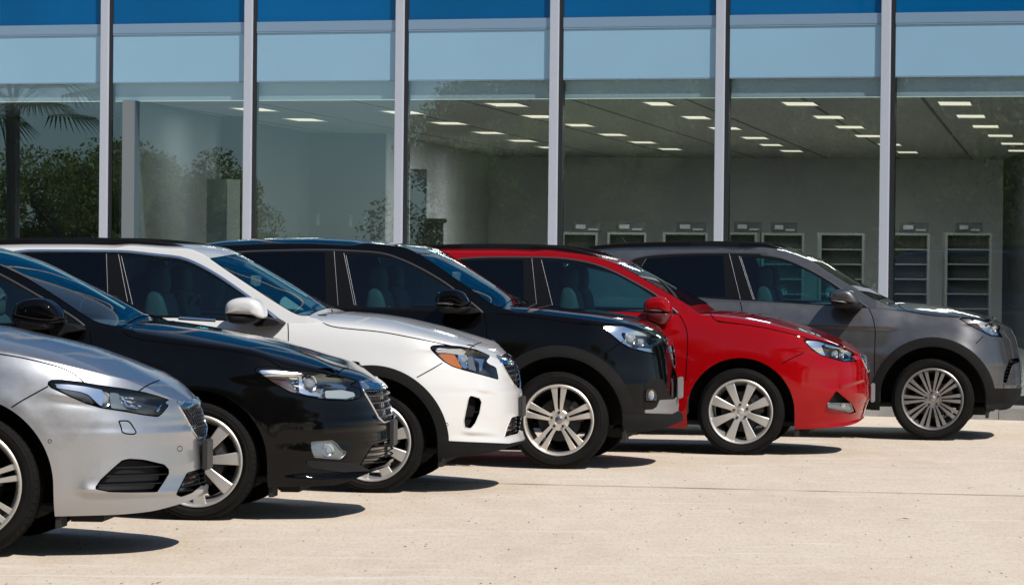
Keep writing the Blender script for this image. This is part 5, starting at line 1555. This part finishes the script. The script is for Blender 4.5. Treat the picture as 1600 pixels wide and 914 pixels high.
white = dict(name='parked_car', cat='car', yaw=6.5, W=.93, wheel=(579.4, 690, 80, 61), wb=2.7, arch=103, ring=119, style='broad9', spin=16,
    label='white crossover with amber headlight reflector and black wheel arch trim', paint=P_WHITE,
    roof=ID(-120, 386, 0, 378, 67, 376, 157, 376, 225, 378, 280, 381)+C0(150, 98, 300, 130, 400, 172, 600, 275, 800, 390, 950, 490, 1070, 560),
    pillar=ID(200, 384, 262, 390)+C0(80, 125, 190, 172, 350, 280, 500, 375, 650, 470, 800, 560, 860, 590),
    header=C0(300, 176)[0], roofdrop=.06,
    hood=C0(1120, 562, 1190, 562, 1400, 577)+D0(300, 597, 500, 640, 700, 690, 850, 735, 950, 775, 1060, 858),
    nose=C1(1175, 270, 1190, 290, 1203, 350, 1206, 400, 1215, 450, 1228, 500)+C2(1493, 120, 1495, 250, 1490, 350, 1508, 395, 1515, 425),
    bottom=C2(1515, 430, 1490, 450, 1450, 470, 1350, 500, 1200, 525, 1050, 535, 905, 537),
    shoulder=ID(-120, 500, 0, 497, 280, 500, 380, 504, 450, 507, 500, 507, 550, 511)+C1(0, 45, 250, 75, 450, 108, 600, 140, 730, 172, 900, 205, 1040, 250, 1130, 252),
    gaps=[C0(930, 585, 970, 622, 1040, 660, 1150, 680, 1400, 705)+C1(450, 120, 600, 150, 730, 178), C1(862, 197, 920, 162, 1020, 140),
          C1(495, 398, 600, 340, 672, 297), C0(755, 640, 758, 700, 758, 760, 755, 1100), A3(735, 460, 740, 580, 745, 1000)],
    sensors=[(698, 663, 2.3)],
    lamp=C1(588, 195, 600, 178, 660, 174, 800, 184, 900, 205, 1000, 245, 1040, 265, 1062, 310, 1100, 370, 1150, 440, 1080, 415, 950, 380, 820, 345, 740, 320, 680, 285, 630, 240), lampsmooth=False,
    lampbits=[('amber_reflector', C1(640, 234, 700, 233, 762, 240, 790, 290, 820, 335, 760, 325, 690, 280), -.008, M_ORANGE),
              ('lamp_reflector', C1(622, 205, 645, 194, 800, 198, 850, 228, 820, 236, 780, 238, 700, 228, 638, 226), -.008, M_LAMPREF),
              ('lamp_reflector', C1(785, 240, 830, 230, 850, 300, 862, 325, 835, 332, 815, 318), -.014, M_LAMPREF),
              ('lamp_fin', C1(900, 262, 980, 268, 1010, 300, 962, 290, 955, 350, 938, 350, 935, 290), -.012, M_LAMPREF),
              ('lamp_inner_plate', C1(862, 240, 900, 250, 925, 350, 870, 335), -.022, M_LAMPGREY),
              ('lamp_end_strip', C1(985, 268, 1002, 275, 1095, 385, 1075, 385), -.008, M_LAMPREF)],
    projectors=[(726.5, 560.5, .042, .03)],
    grille=C1(1049, 250, 1150, 238, 1700, 200, 1700, 520, 1228, 503, 1200, 480, 1165, 445, 1120, 370, 1080, 300), gbars=6, gtop=.02, gsur=.007, gbarmat=M_DCHR,
    inserts=[('side_air_vent', C1(870, 522, 930, 540, 945, 570, 930, 650, 900, 720, 870, 755, 828, 747, 820, 700, 840, 600, 855, 532), .05, M_CLAD, 1, M_CLAD),
             ('lower_grille', C1(1150, 675, 1232, 650, 1700, 620, 1700, 740, 1215, 742, 1198, 790, 1100, 815, 1122, 740), .035, M_GRILLE, 4, M_CLAD)],
    lipmat=P_WHITE,
    clad=C2(905, 437, 965, 437, 1150, 446, 1400, 457, 1515, 432, 1700, 420, 1700, 700, 850, 700, 850, 437),
    plate=(822, 619, 651, M_PLATE),
    bumper=C1(495, 398, 600, 340, 672, 297, 600, 180, 700, 170, 1000, 245, 1048, 250, 1150, 238, 1700, 200, 1700, 1400, 300, 1400, 560, 800),
    hoodcut=C0(-1500, 500, 930, 500, 930, 585, 970, 622, 1040, 660, 1150, 680, 1400, 705, 1600, 735, 1755, 773, 1886, 800, 2020, 825, 2078, 785, 2178, 763, 2260, 740, 2260, 0, -1500, 0),
    door=A3(720, 545, 1244, 560, 2000, 660, 2002, 720, 2000, 900, 1985, 1300, 1900, 1450, 740, 1450, 745, 1000),
    dlo=ID(-90, 500, -40, 420, 10, 398)+A3(110, 105, 300, 95, 730, 98, 900, 103, 1100, 125)+C0(0, 184, 100, 216, 200, 266, 300, 326, 400, 394, 500, 466, 600, 542, 700, 620, 748, 655, 600, 650, 350, 632, 0, 608)+ID(100, 495), dlos=False,
    fwin=A3(842, 128, 1000, 135, 1150, 158)+C0(0, 212, 100, 247, 200, 298, 300, 358, 400, 427, 500, 500, 580, 562, 640, 625, 350, 612, 0, 592)+A3(920, 540),
    rwin=ID(-70, 494, -20, 420)+A3(180, 120, 400, 113, 728, 113, 745, 540)+ID(100, 492),
    chrome=[ID(-30, 408)+A3(115, 110, 300, 101, 730, 104, 900, 109, 1100, 131)+C0(0, 192, 100, 226, 200, 277, 300, 337, 400, 406, 500, 478, 600, 554, 700, 630, 738, 655), C0(0, 610, 350, 634, 735, 655)],
    slims=[A3(738, 112, 750, 470), A3(822, 122, 885, 450), A3(842, 135, 920, 470)],
    rail=ID(-60, 378, 0, 373, 67, 371.2, 157, 371, 225, 374.7, 270, 380.3, 292, 386, 317, 397),
    mirror=dict(cap=C0(325, 570, 330, 515, 370, 480, 440, 465, 520, 470, 570, 500, 600, 560, 598, 608, 560, 606, 520, 590, 340, 578),
        base=C0(326, 585, 340, 570, 540, 592, 562, 605, 560, 620, 520, 645, 440, 652, 370, 645, 335, 625), arm=C0(510, 640, 560, 600, 640, 608, 690, 620, 725, 652, 600, 665, 520, 668)),
    ledges=[(C2(1040, 385, 1530, 452), .036, .05), (C1(870, 500, 1260, 560), .030, .09)],
    flare=.018, flw=.10, bumps=[(.70, .42, .10, .10, -.010), (.62, .70, .2, .05, .008)], tail=-3.6, seatmat=M_SEAT)

bsuv = dict(name='parked_car', cat='car', yaw=7.5, W=.94, wheel=(871.6, 656.2, 76.6, 54.6), wb=2.7, arch=99, ring=116, style='twin5', spin=90,
    label='black sport utility car in the middle of the row with dark matte lower bumper', paint=P_BLACK,
    roof=C0(100, 110, 180, 95, 400, 65, 700, 52, 1000, 50, 1300, 65, 1500, 90)+D0(330, 95, 450, 115, 540, 150, 640, 200, 800, 290, 1000, 410, 1130, 495),
    pillar=C0(1300, 88, 1500, 112)+D0(280, 105, 370, 132, 500, 210, 650, 310, 800, 410, 900, 480, 950, 515, 985, 530),
    header=D0(480, 140)[0], roofdrop=.055,
    hood=D0(1170, 503, 1200, 505, 1400, 522)+D1(200, 68, 500, 87, 700, 110, 900, 140, 1030, 175, 1120, 215, 1165, 255, 1183, 288),
    nose=D1(1198, 310, 1207, 350, 1220, 420, 1228, 480, 1235, 530, 1243, 590, 1243, 650, 1242, 720, 1245, 800, 1268, 830)+D2(1275, 385, 1272, 405),
    bottom=D2(1272, 405, 1255, 435, 1225, 455, 1150, 485, 1000, 500, 850, 502),
    shoulder=ID(300, 482, 560, 486, 686, 489, 756, 490, 800, 491)+D1(100, 128, 300, 145, 550, 175, 700, 200, 900, 225, 1050, 255, 1140, 290, 1170, 294),
    gaps=[D0(950, 572, 1100, 588, 1300, 615, 1600, 658)+D1(550, 195, 700, 215), D1(1040, 238, 1060, 212, 1100, 200), D0(870, 575, 882, 610, 888, 660, 890, 720, 885, 1100),
          D1(760, 395, 815, 355, 860, 325), C0(1103, 520, 1108, 700)],
    lamp=D1(700, 216, 716, 207, 860, 210, 1000, 235, 1080, 265, 1130, 310, 1136, 340, 1120, 375, 1100, 405, 1075, 412, 990, 395, 900, 370, 840, 335, 760, 265), lampsmooth=False,
    housing=M_LAMPGREY,
    lampbits=[('lamp_reflector', D1(716, 218, 860, 218, 960, 250, 1050, 290, 960, 285, 860, 262, 850, 275, 880, 330, 945, 365, 1060, 375, 1118, 345, 1095, 395, 1070, 402, 990, 385, 905, 360, 850, 328, 770, 262), -.008, M_LAMPREF),
              ('lamp_chamber', D1(870, 280, 940, 290, 1000, 300, 1080, 310, 1110, 335, 1060, 355, 950, 352, 900, 330), -.020, M_LAMPDARK)],
    projectors=[(987, 529, .048, .02), (1003, 534, .028, .015)],
    grille=D1(1158, 303, 1184, 290, 1700, 250, 1700, 515, 1228, 520, 1205, 480, 1180, 400), gbars=3, gtop=.03, gsur=.005, gsurmat=M_DCHR, gbarmat=M_CHROME,
    overlays=[('skid_plate_trim', D1(1112, 732, 1700, 700, 1700, 835, 1205, 832, 1012, 822, 1005, 800, 1062, 798, 1092, 780), .004, mat('matte_silver_plastic', (.30, .30, .31), .38, .55)),
              ('fog_lamp_surround', D1(1000, 680, 1012, 622, 1040, 592, 1130, 586, 1150, 620, 1168, 692, 1215, 716, 1215, 734, 1112, 735, 1090, 782, 1062, 798, 1005, 795), .002, M_CLAD)],
    foglamps=[('fog_lamp', D1(1012, 660, 1060, 655, 1080, 680, 1085, 735, 1010, 735), .002, M_LAMPDARK)],
    inserts=[],
    clad=D2(848, 388, 905, 390, 1200, 388, 1250, 360, 1700, 340, 1700, 700, 800, 700, 800, 388),
    plate=(1068, 589, 622, M_PLATEG),
    bumper=D1(760, 395, 815, 355, 870, 320, 860, 210, 1130, 310, 1184, 290, 1700, 250, 1700, 1400, 700, 1400, 880, 700),
    hoodcut=D0(-1500, 450, 950, 500, 950, 572, 1100, 588, 1300, 615, 1600, 658, 1528, 650, 1700, 662, 2018, 690, 2050, 682, 2090, 660, 2300, 700, 2300, -500, -1500, -500)[:2]+D0(950, 572, 1100, 588, 1300, 615, 1528, 640)+D1(700, 207, 860, 208, 1040, 240, 1060, 212, 1100, 200, 1160, 175, 1160, -600),
    door=C0(1040, 555, 1200, 560, 2100, 600)+D0(875, 590, 888, 660, 890, 720, 885, 1100, 860, 1400, 120, 1400, 100, 800, -160, 540),
    dlo=C0(250, 330, 330, 200, 400, 150, 700, 137, 1000, 133, 1200, 140, 1400, 155, 1544, 200)+D0(450, 270, 600, 360, 720, 450, 820, 530, 868, 576, 700, 562, 400, 553, 0, 545)+C0(700, 540, 250, 535), dlos=False,
    fwin=C0(1157, 165, 1300, 165, 1500, 190, 1594, 240)+D0(450, 300, 600, 390, 720, 485, 770, 545, 560, 540, 0, 530)+C0(1232, 522),
    rwin=C0(300, 500, 400, 190, 460, 158, 1012, 152, 1022, 524, 300, 520),
    fogbezel=M_CLAD, framemat=M_TRIM, frameline=[C0(330, 190, 400, 153, 700, 140, 1000, 136, 1200, 143, 1400, 158, 1544, 203)+D0(450, 274, 600, 364, 720, 454, 820, 533, 862, 572)],
    slims=[C0(1075, 145, 1103, 520), C0(1143, 158, 1215, 520), C0(1158, 175, 1228, 520)],
    mirror=dict(cap=D0(545, 502, 548, 450, 590, 415, 650, 406, 720, 425, 760, 470, 775, 515, 740, 535, 690, 528, 640, 510), base=D0(542, 512, 640, 512, 700, 528, 770, 530, 760, 555, 700, 575, 600, 575, 555, 555),
        arm=D0(690, 540, 760, 535, 815, 545, 842, 570, 760, 582, 680, 580), strip=D0(548, 505, 600, 507, 655, 511)),
    flare=.020, flw=.05, bumps=[(.55, .60, .25, .05, .008)], tail=-3.6)

red = dict(name='parked_car', cat='car', yaw=7.5, W=.91, wheel=(1156.3, 643, 68, 49.5), wb=2.65, arch=84, style='broad8', spin=68,
    label='bright red crossover between the black sport utility car and the grey one', paint=P_RED,
    roof=ID(560, 392, 650, 387, 717, 385, 807, 385, 875, 388, 925, 395)+E0(440, 172, 580, 207, 600, 217, 800, 310, 1000, 435, 1150, 530),
    pillar=ID(850, 392, 900, 398)+E0(440, 192, 545, 227, 700, 310, 850, 395, 1000, 480, 1115, 550, 1160, 565),
    header=E0(590, 212)[0], roofdrop=.05,
    hood=E0(1200, 556, 1280, 552, 1400, 561)+F0(200, 566, 400, 600, 600, 650, 750, 700, 910, 765, 1010, 830, 1028, 848),
    nose=E1(1388, 142, 1405, 165, 1412, 210, 1412, 260, 1414, 300, 1422, 350, 1425, 400, 1424, 460, 1398, 520, 1378, 580),
    bottom=E1(1378, 582, 1345, 628, 1250, 646, 1050, 656, 890, 657),
    shoulder=ID(560, 492, 840, 491, 1000, 490, 1062, 491, 1100, 492)+F0(0, 600, 200, 628, 400, 665, 600, 712, 700, 745, 850, 785, 960, 840, 1010, 852),
    gaps=[E0(1195, 570, 1220, 608, 1260, 630, 1400, 650)+F0(0, 632, 200, 655, 400, 690, 600, 740, 650, 760), F0(897, 790, 915, 768),
          E0(985, 585, 1020, 650, 1040, 720, 1042, 820, 1035, 911)+E1(143, 260, 140, 330), E1(955, 140, 880, 175, 805, 215)],
    lamp=E1(955, 50, 970, 44, 1060, 50, 1200, 90, 1290, 130, 1337, 170, 1330, 195, 1240, 199, 1150, 176, 1080, 155, 1020, 115), lampsmooth=False,
    lampbits=[('lamp_reflector', E1(968, 52, 1050, 54, 1120, 75, 1085, 85, 1100, 130, 1120, 160, 1075, 148, 1020, 108), -.008, M_LAMPREF),
              ('lamp_strip', E1(1110, 75, 1200, 96, 1290, 137, 1328, 172, 1280, 190, 1235, 192, 1240, 178, 1290, 170, 1260, 145, 1190, 112, 1110, 92), -.008, M_LAMPREF),
              ('lamp_inner_plate', E1(1060, 80, 1082, 88, 1094, 130, 1075, 125), -.012, M_LAMPWHITE)],
    projectors=[(1308, 553, .030, .025), (1318, 554, .025, .02)],
    grille=E1(1347, 146, 1383, 134, 1800, 100, 1800, 300, 1416, 284, 1398, 255, 1368, 190), gbars=4, gtop=.018, gsur=.005, gbarmat=M_CHROME,
    inserts=[('fog_lamp_recess', E1(1185, 400, 1292, 488, 1325, 550, 1285, 562, 1115, 522, 1122, 488), .028, M_CLAD, 0, M_CLAD)],
    foglamps=[('fog_lamp', E1(1126, 488, 1288, 490, 1308, 545, 1280, 552, 1130, 518), -.012, M_LAMPGREY)],
    lipmat=P_RED,
    plate=(1367.4, 599, 628, M_PLATEG),
    bumper=E1(955, 140, 880, 175, 805, 215, 860, 420, 700, 1200, 1900, 1200, 1900, 100, 1383, 134, 1337, 165, 1060, 50, 960, 46),
    hoodcut=E0(-1500, 450, 1195, 500, 1195, 570, 1220, 608, 1260, 630, 1400, 650)+F0(0, 632, 200, 655, 400, 690, 600, 740, 650, 758, 850, 788, 897, 800, 915, 768, 960, 740, 960, -600),
    door=E0(60, 520, 800, 560, 985, 585, 1020, 650, 1040, 720, 1042, 820, 1035, 911, 1010, 1250, 200, 1300, 180, 900),
    dlo=ID(470, 488, 490, 425, 540, 405, 610, 402)+D0(700, 198, 900, 184, 1200, 184)+E0(0, 185, 200, 195, 350, 220, 500, 270, 650, 345, 800, 430, 900, 505, 985, 582, 800, 572, 400, 560)+D0(700, 560), dlos=False,
    fwin=E0(30, 210, 250, 217, 400, 247, 550, 307, 700, 388, 800, 455, 900, 560, 700, 560, 112, 545),
    rwin=ID(482, 482, 500, 428, 545, 409, 612, 406)+D0(715, 212, 900, 207, 1145, 205, 1150, 540, 600, 545),
    frameline=[D0(640, 226, 700, 201, 900, 188, 1200, 188)+E0(80, 190, 200, 199, 350, 224, 500, 274, 650, 349, 800, 434, 900, 509, 978, 580)],
    slims=[D0(1203, 188, 1237, 520), D0(1270, 205, 1350, 530)],
    rail=ID(600, 388, 650, 383.6, 717, 381, 807, 381, 875, 384.8, 918, 392.6, 941, 401.8),
    mirror=dict(cap=E0(738, 545, 745, 500, 780, 470, 850, 458, 900, 480, 928, 525, 928, 572, 860, 560, 742, 560), base=E0(742, 555, 860, 558, 926, 572, 915, 630, 872, 655, 800, 628, 752, 600), basemat=mat('mirror_base_dark_red', (.10, .008, .01), .3, coat=.5),
        arm=E0(880, 560, 930, 565, 930, 600, 905, 635, 860, 640), strip=E0(742, 552, 800, 555, 858, 557)),
    ledges=[(E1(1180, 395, 1400, 332), .045, .10), (E1(1080, 540, 1420, 575), .040, .05), (E0(300, 700, 1000, 705), .012, .2)],
    flare=.008, flw=.12, bumps=[(.82, .50, .14, .05, .02), (.75, .40, .12, .05, -.012)], tail=-3.5, seatmat=M_SEAT)

grey = dict(name='parked_car', cat='car', yaw=8.5, W=.935, wheel=(1456, 623.5, 64.5, 47.5), wb=2.7, arch=82, ring=96, style='ten', spin=74,
    label='dark grey sport utility car at the far right end, nearest the showroom', paint=P_GREY,
    roof=E0(330, 150, 400, 118, 600, 100, 900, 92, 1250, 90)+F0(300, 100, 450, 115, 520, 135, 650, 180, 740, 220, 850, 300, 1000, 390, 1100, 445, 1180, 495),
    pillar=F0(300, 118, 450, 140, 560, 170, 660, 207, 800, 300, 950, 390, 1100, 480, 1170, 498),
    header=F0(700, 203)[0], roofdrop=.06,
    hood=F0(1215, 497, 1250, 497, 1400, 506)+G1(240, 110, 500, 135, 700, 180, 800, 220, 843, 250),
    nose=G1(858, 275, 870, 300, 885, 370, 897, 430, 900, 500, 902, 560, 898, 610, 888, 650),
    bottom=G1(888, 652, 850, 682, 800, 692, 690, 702),
    shoulder=ID(880, 468, 1076, 470, 1180, 473, 1300, 478, 1357, 482, 1390, 484)+G1(225, 165, 350, 182, 480, 190, 580, 198, 700, 215, 800, 245, 830, 252),
    gaps=[F0(1255, 510, 1300, 550, 1370, 570)+G1(300, 170, 420, 187, 560, 197), F0(1055, 540, 1085, 610, 1100, 700, 1098, 800, 1095, 911)+F1(562, 250, 561, 370), G1(650, 340, 690, 300), E0(1405, 490, 1420, 560, 1425, 700)],
    lamp=G1(556, 202, 580, 197, 700, 205, 790, 235, 830, 265, 832, 285, 800, 306, 730, 297, 660, 262, 600, 230), lampsmooth=False,
    housing=M_LAMPGREY,
    lampbits=[('side_marker', G1(562, 202, 620, 204, 700, 275, 700, 280, 650, 252, 600, 225), -.006, M_DARKRED),
              ('lamp_reflector', G1(628, 206, 690, 210, 780, 240, 825, 270, 800, 295, 740, 290, 712, 280), -.008, M_LAMPREF),
              ('lamp_chamber', G1(700, 232, 740, 240, 800, 262, 812, 275, 790, 286, 745, 282, 715, 262), -.010, M_LAMPGREY)],
    projectors=[(1552, 513.5, .030, .0)],
    grille=G1(868, 300, 900, 285, 1200, 260, 1200, 400, 905, 425, 892, 370), gbars=4, gtop=.0, gsur=.005, gbarmat=M_GRILLE, gsurmat=M_GRILLE,
    inserts=[('side_air_vent', G1(836, 428, 880, 420, 890, 438, 850, 452, 836, 490, 815, 555, 801, 550, 808, 500), .03, M_GRILLE, 6, M_CLAD)],
    overlays=[('vent_trim', G1(801, 556, 816, 556, 840, 500, 852, 455, 890, 440, 893, 500, 888, 560, 870, 582, 802, 583), .006, P_GREY)],
    clad=G1(678, 588, 730, 586, 890, 586, 960, 570, 1300, 560, 1300, 900, 640, 900, 640, 588),
    bumper=G1(650, 342, 698, 297, 660, 262, 830, 265, 868, 262, 1300, 260, 1300, 1000, 500, 1000, 690, 500),
    hoodcut=F0(-1500, 400, 1255, 430, 1255, 510, 1300, 550, 1370, 570)+G1(300, 170, 420, 187, 556, 197, 700, 204, 790, 234, 840, 256, 900, 250, 900, -200),
    door=E0(1410, 482, 1600, 490)+F0(300, 500, 780, 530, 1055, 540, 1085, 610, 1100, 700, 1098, 800, 1095, 911, 1080, 1300, 200, 1300, 170, 800),
    dlo=E0(640, 212, 680, 190, 800, 170, 1000, 158, 1330, 154, 1600, 160)+F0(300, 165, 450, 190, 600, 250, 750, 330, 900, 430, 1056, 538, 780, 522, 300, 492, 0, 477)+E0(1050, 460, 900, 430), dlos=False,
    fwin=F0(162, 180, 350, 188, 500, 217, 650, 287, 780, 367, 880, 440, 960, 520, 780, 512, 262, 486),
    rwin=E0(720, 258, 760, 200, 1000, 180, 1290, 175, 1305, 464, 1060, 452, 900, 420),
    frameline=[E0(645, 212, 685, 193, 800, 173, 1000, 161, 1330, 157, 1600, 163)+F0(300, 168, 450, 193, 600, 253, 750, 333, 900, 433, 1050, 536)],
    slims=[E0(1330, 160, 1408, 478), F0(155, 180, 252, 480), F0(166, 185, 262, 482), E0(755, 196, 722, 250)],
    rail=E0(335, 128, 400, 105, 600, 88, 900, 78, 1250, 73)+F0(300, 83, 400, 101, 470, 136),
    mirror=dict(cap=F0(784, 458, 790, 428, 830, 412, 900, 407, 950, 430, 988, 492, 960, 508, 880, 490, 790, 475), base=F0(786, 468, 880, 485, 990, 495, 1000, 520, 985, 540, 880, 540, 820, 530, 795, 510),
        arm=F0(880, 525, 1005, 515, 1010, 530, 960, 560, 900, 572), strip=F0(795, 482, 850, 492, 900, 498)),
    ledges=[(F0(-300, 640, 1300, 690), .018, .12)],
    flare=.022, flw=.09, bumps=[(-.9, .72, 1.2, .05, .010), (.62, .66, .2, .05, .010)], tail=-3.55)

def grey_extras(c, root):
    a = c.uv(F0(292, 588, 440, 606), c.W)
    for side in (-1, 1):
        mb = MB(); (x0, z0), (x1, z1) = a
        mb.path([(x0, side*(c.W-.02), z0), (x0+.03, side*(c.W+.035), z0), (x1-.03, side*(c.W+.035), z1), (x1, side*(c.W-.02), z1)], .014, 8)
        mb.build('door_handle', P_GREY, root, smooth=True)
    b = c.uv(E0(625, 92, 582, 42), 0)
    mb = MB(); mb.tube((b[0][0], 0, b[0][1]-.03), (b[1][0], 0, b[1][1]), .012, .004); mb.build('antenna', M_BLACKPL, root, smooth=True)
grey['extra'] = [('fittings', grey_extras)]

CARS = [silver, sedan, white, bsuv, red, grey]
BUILT = []
for sp_ in CARS:
    BUILT.append(build_car(sp_))
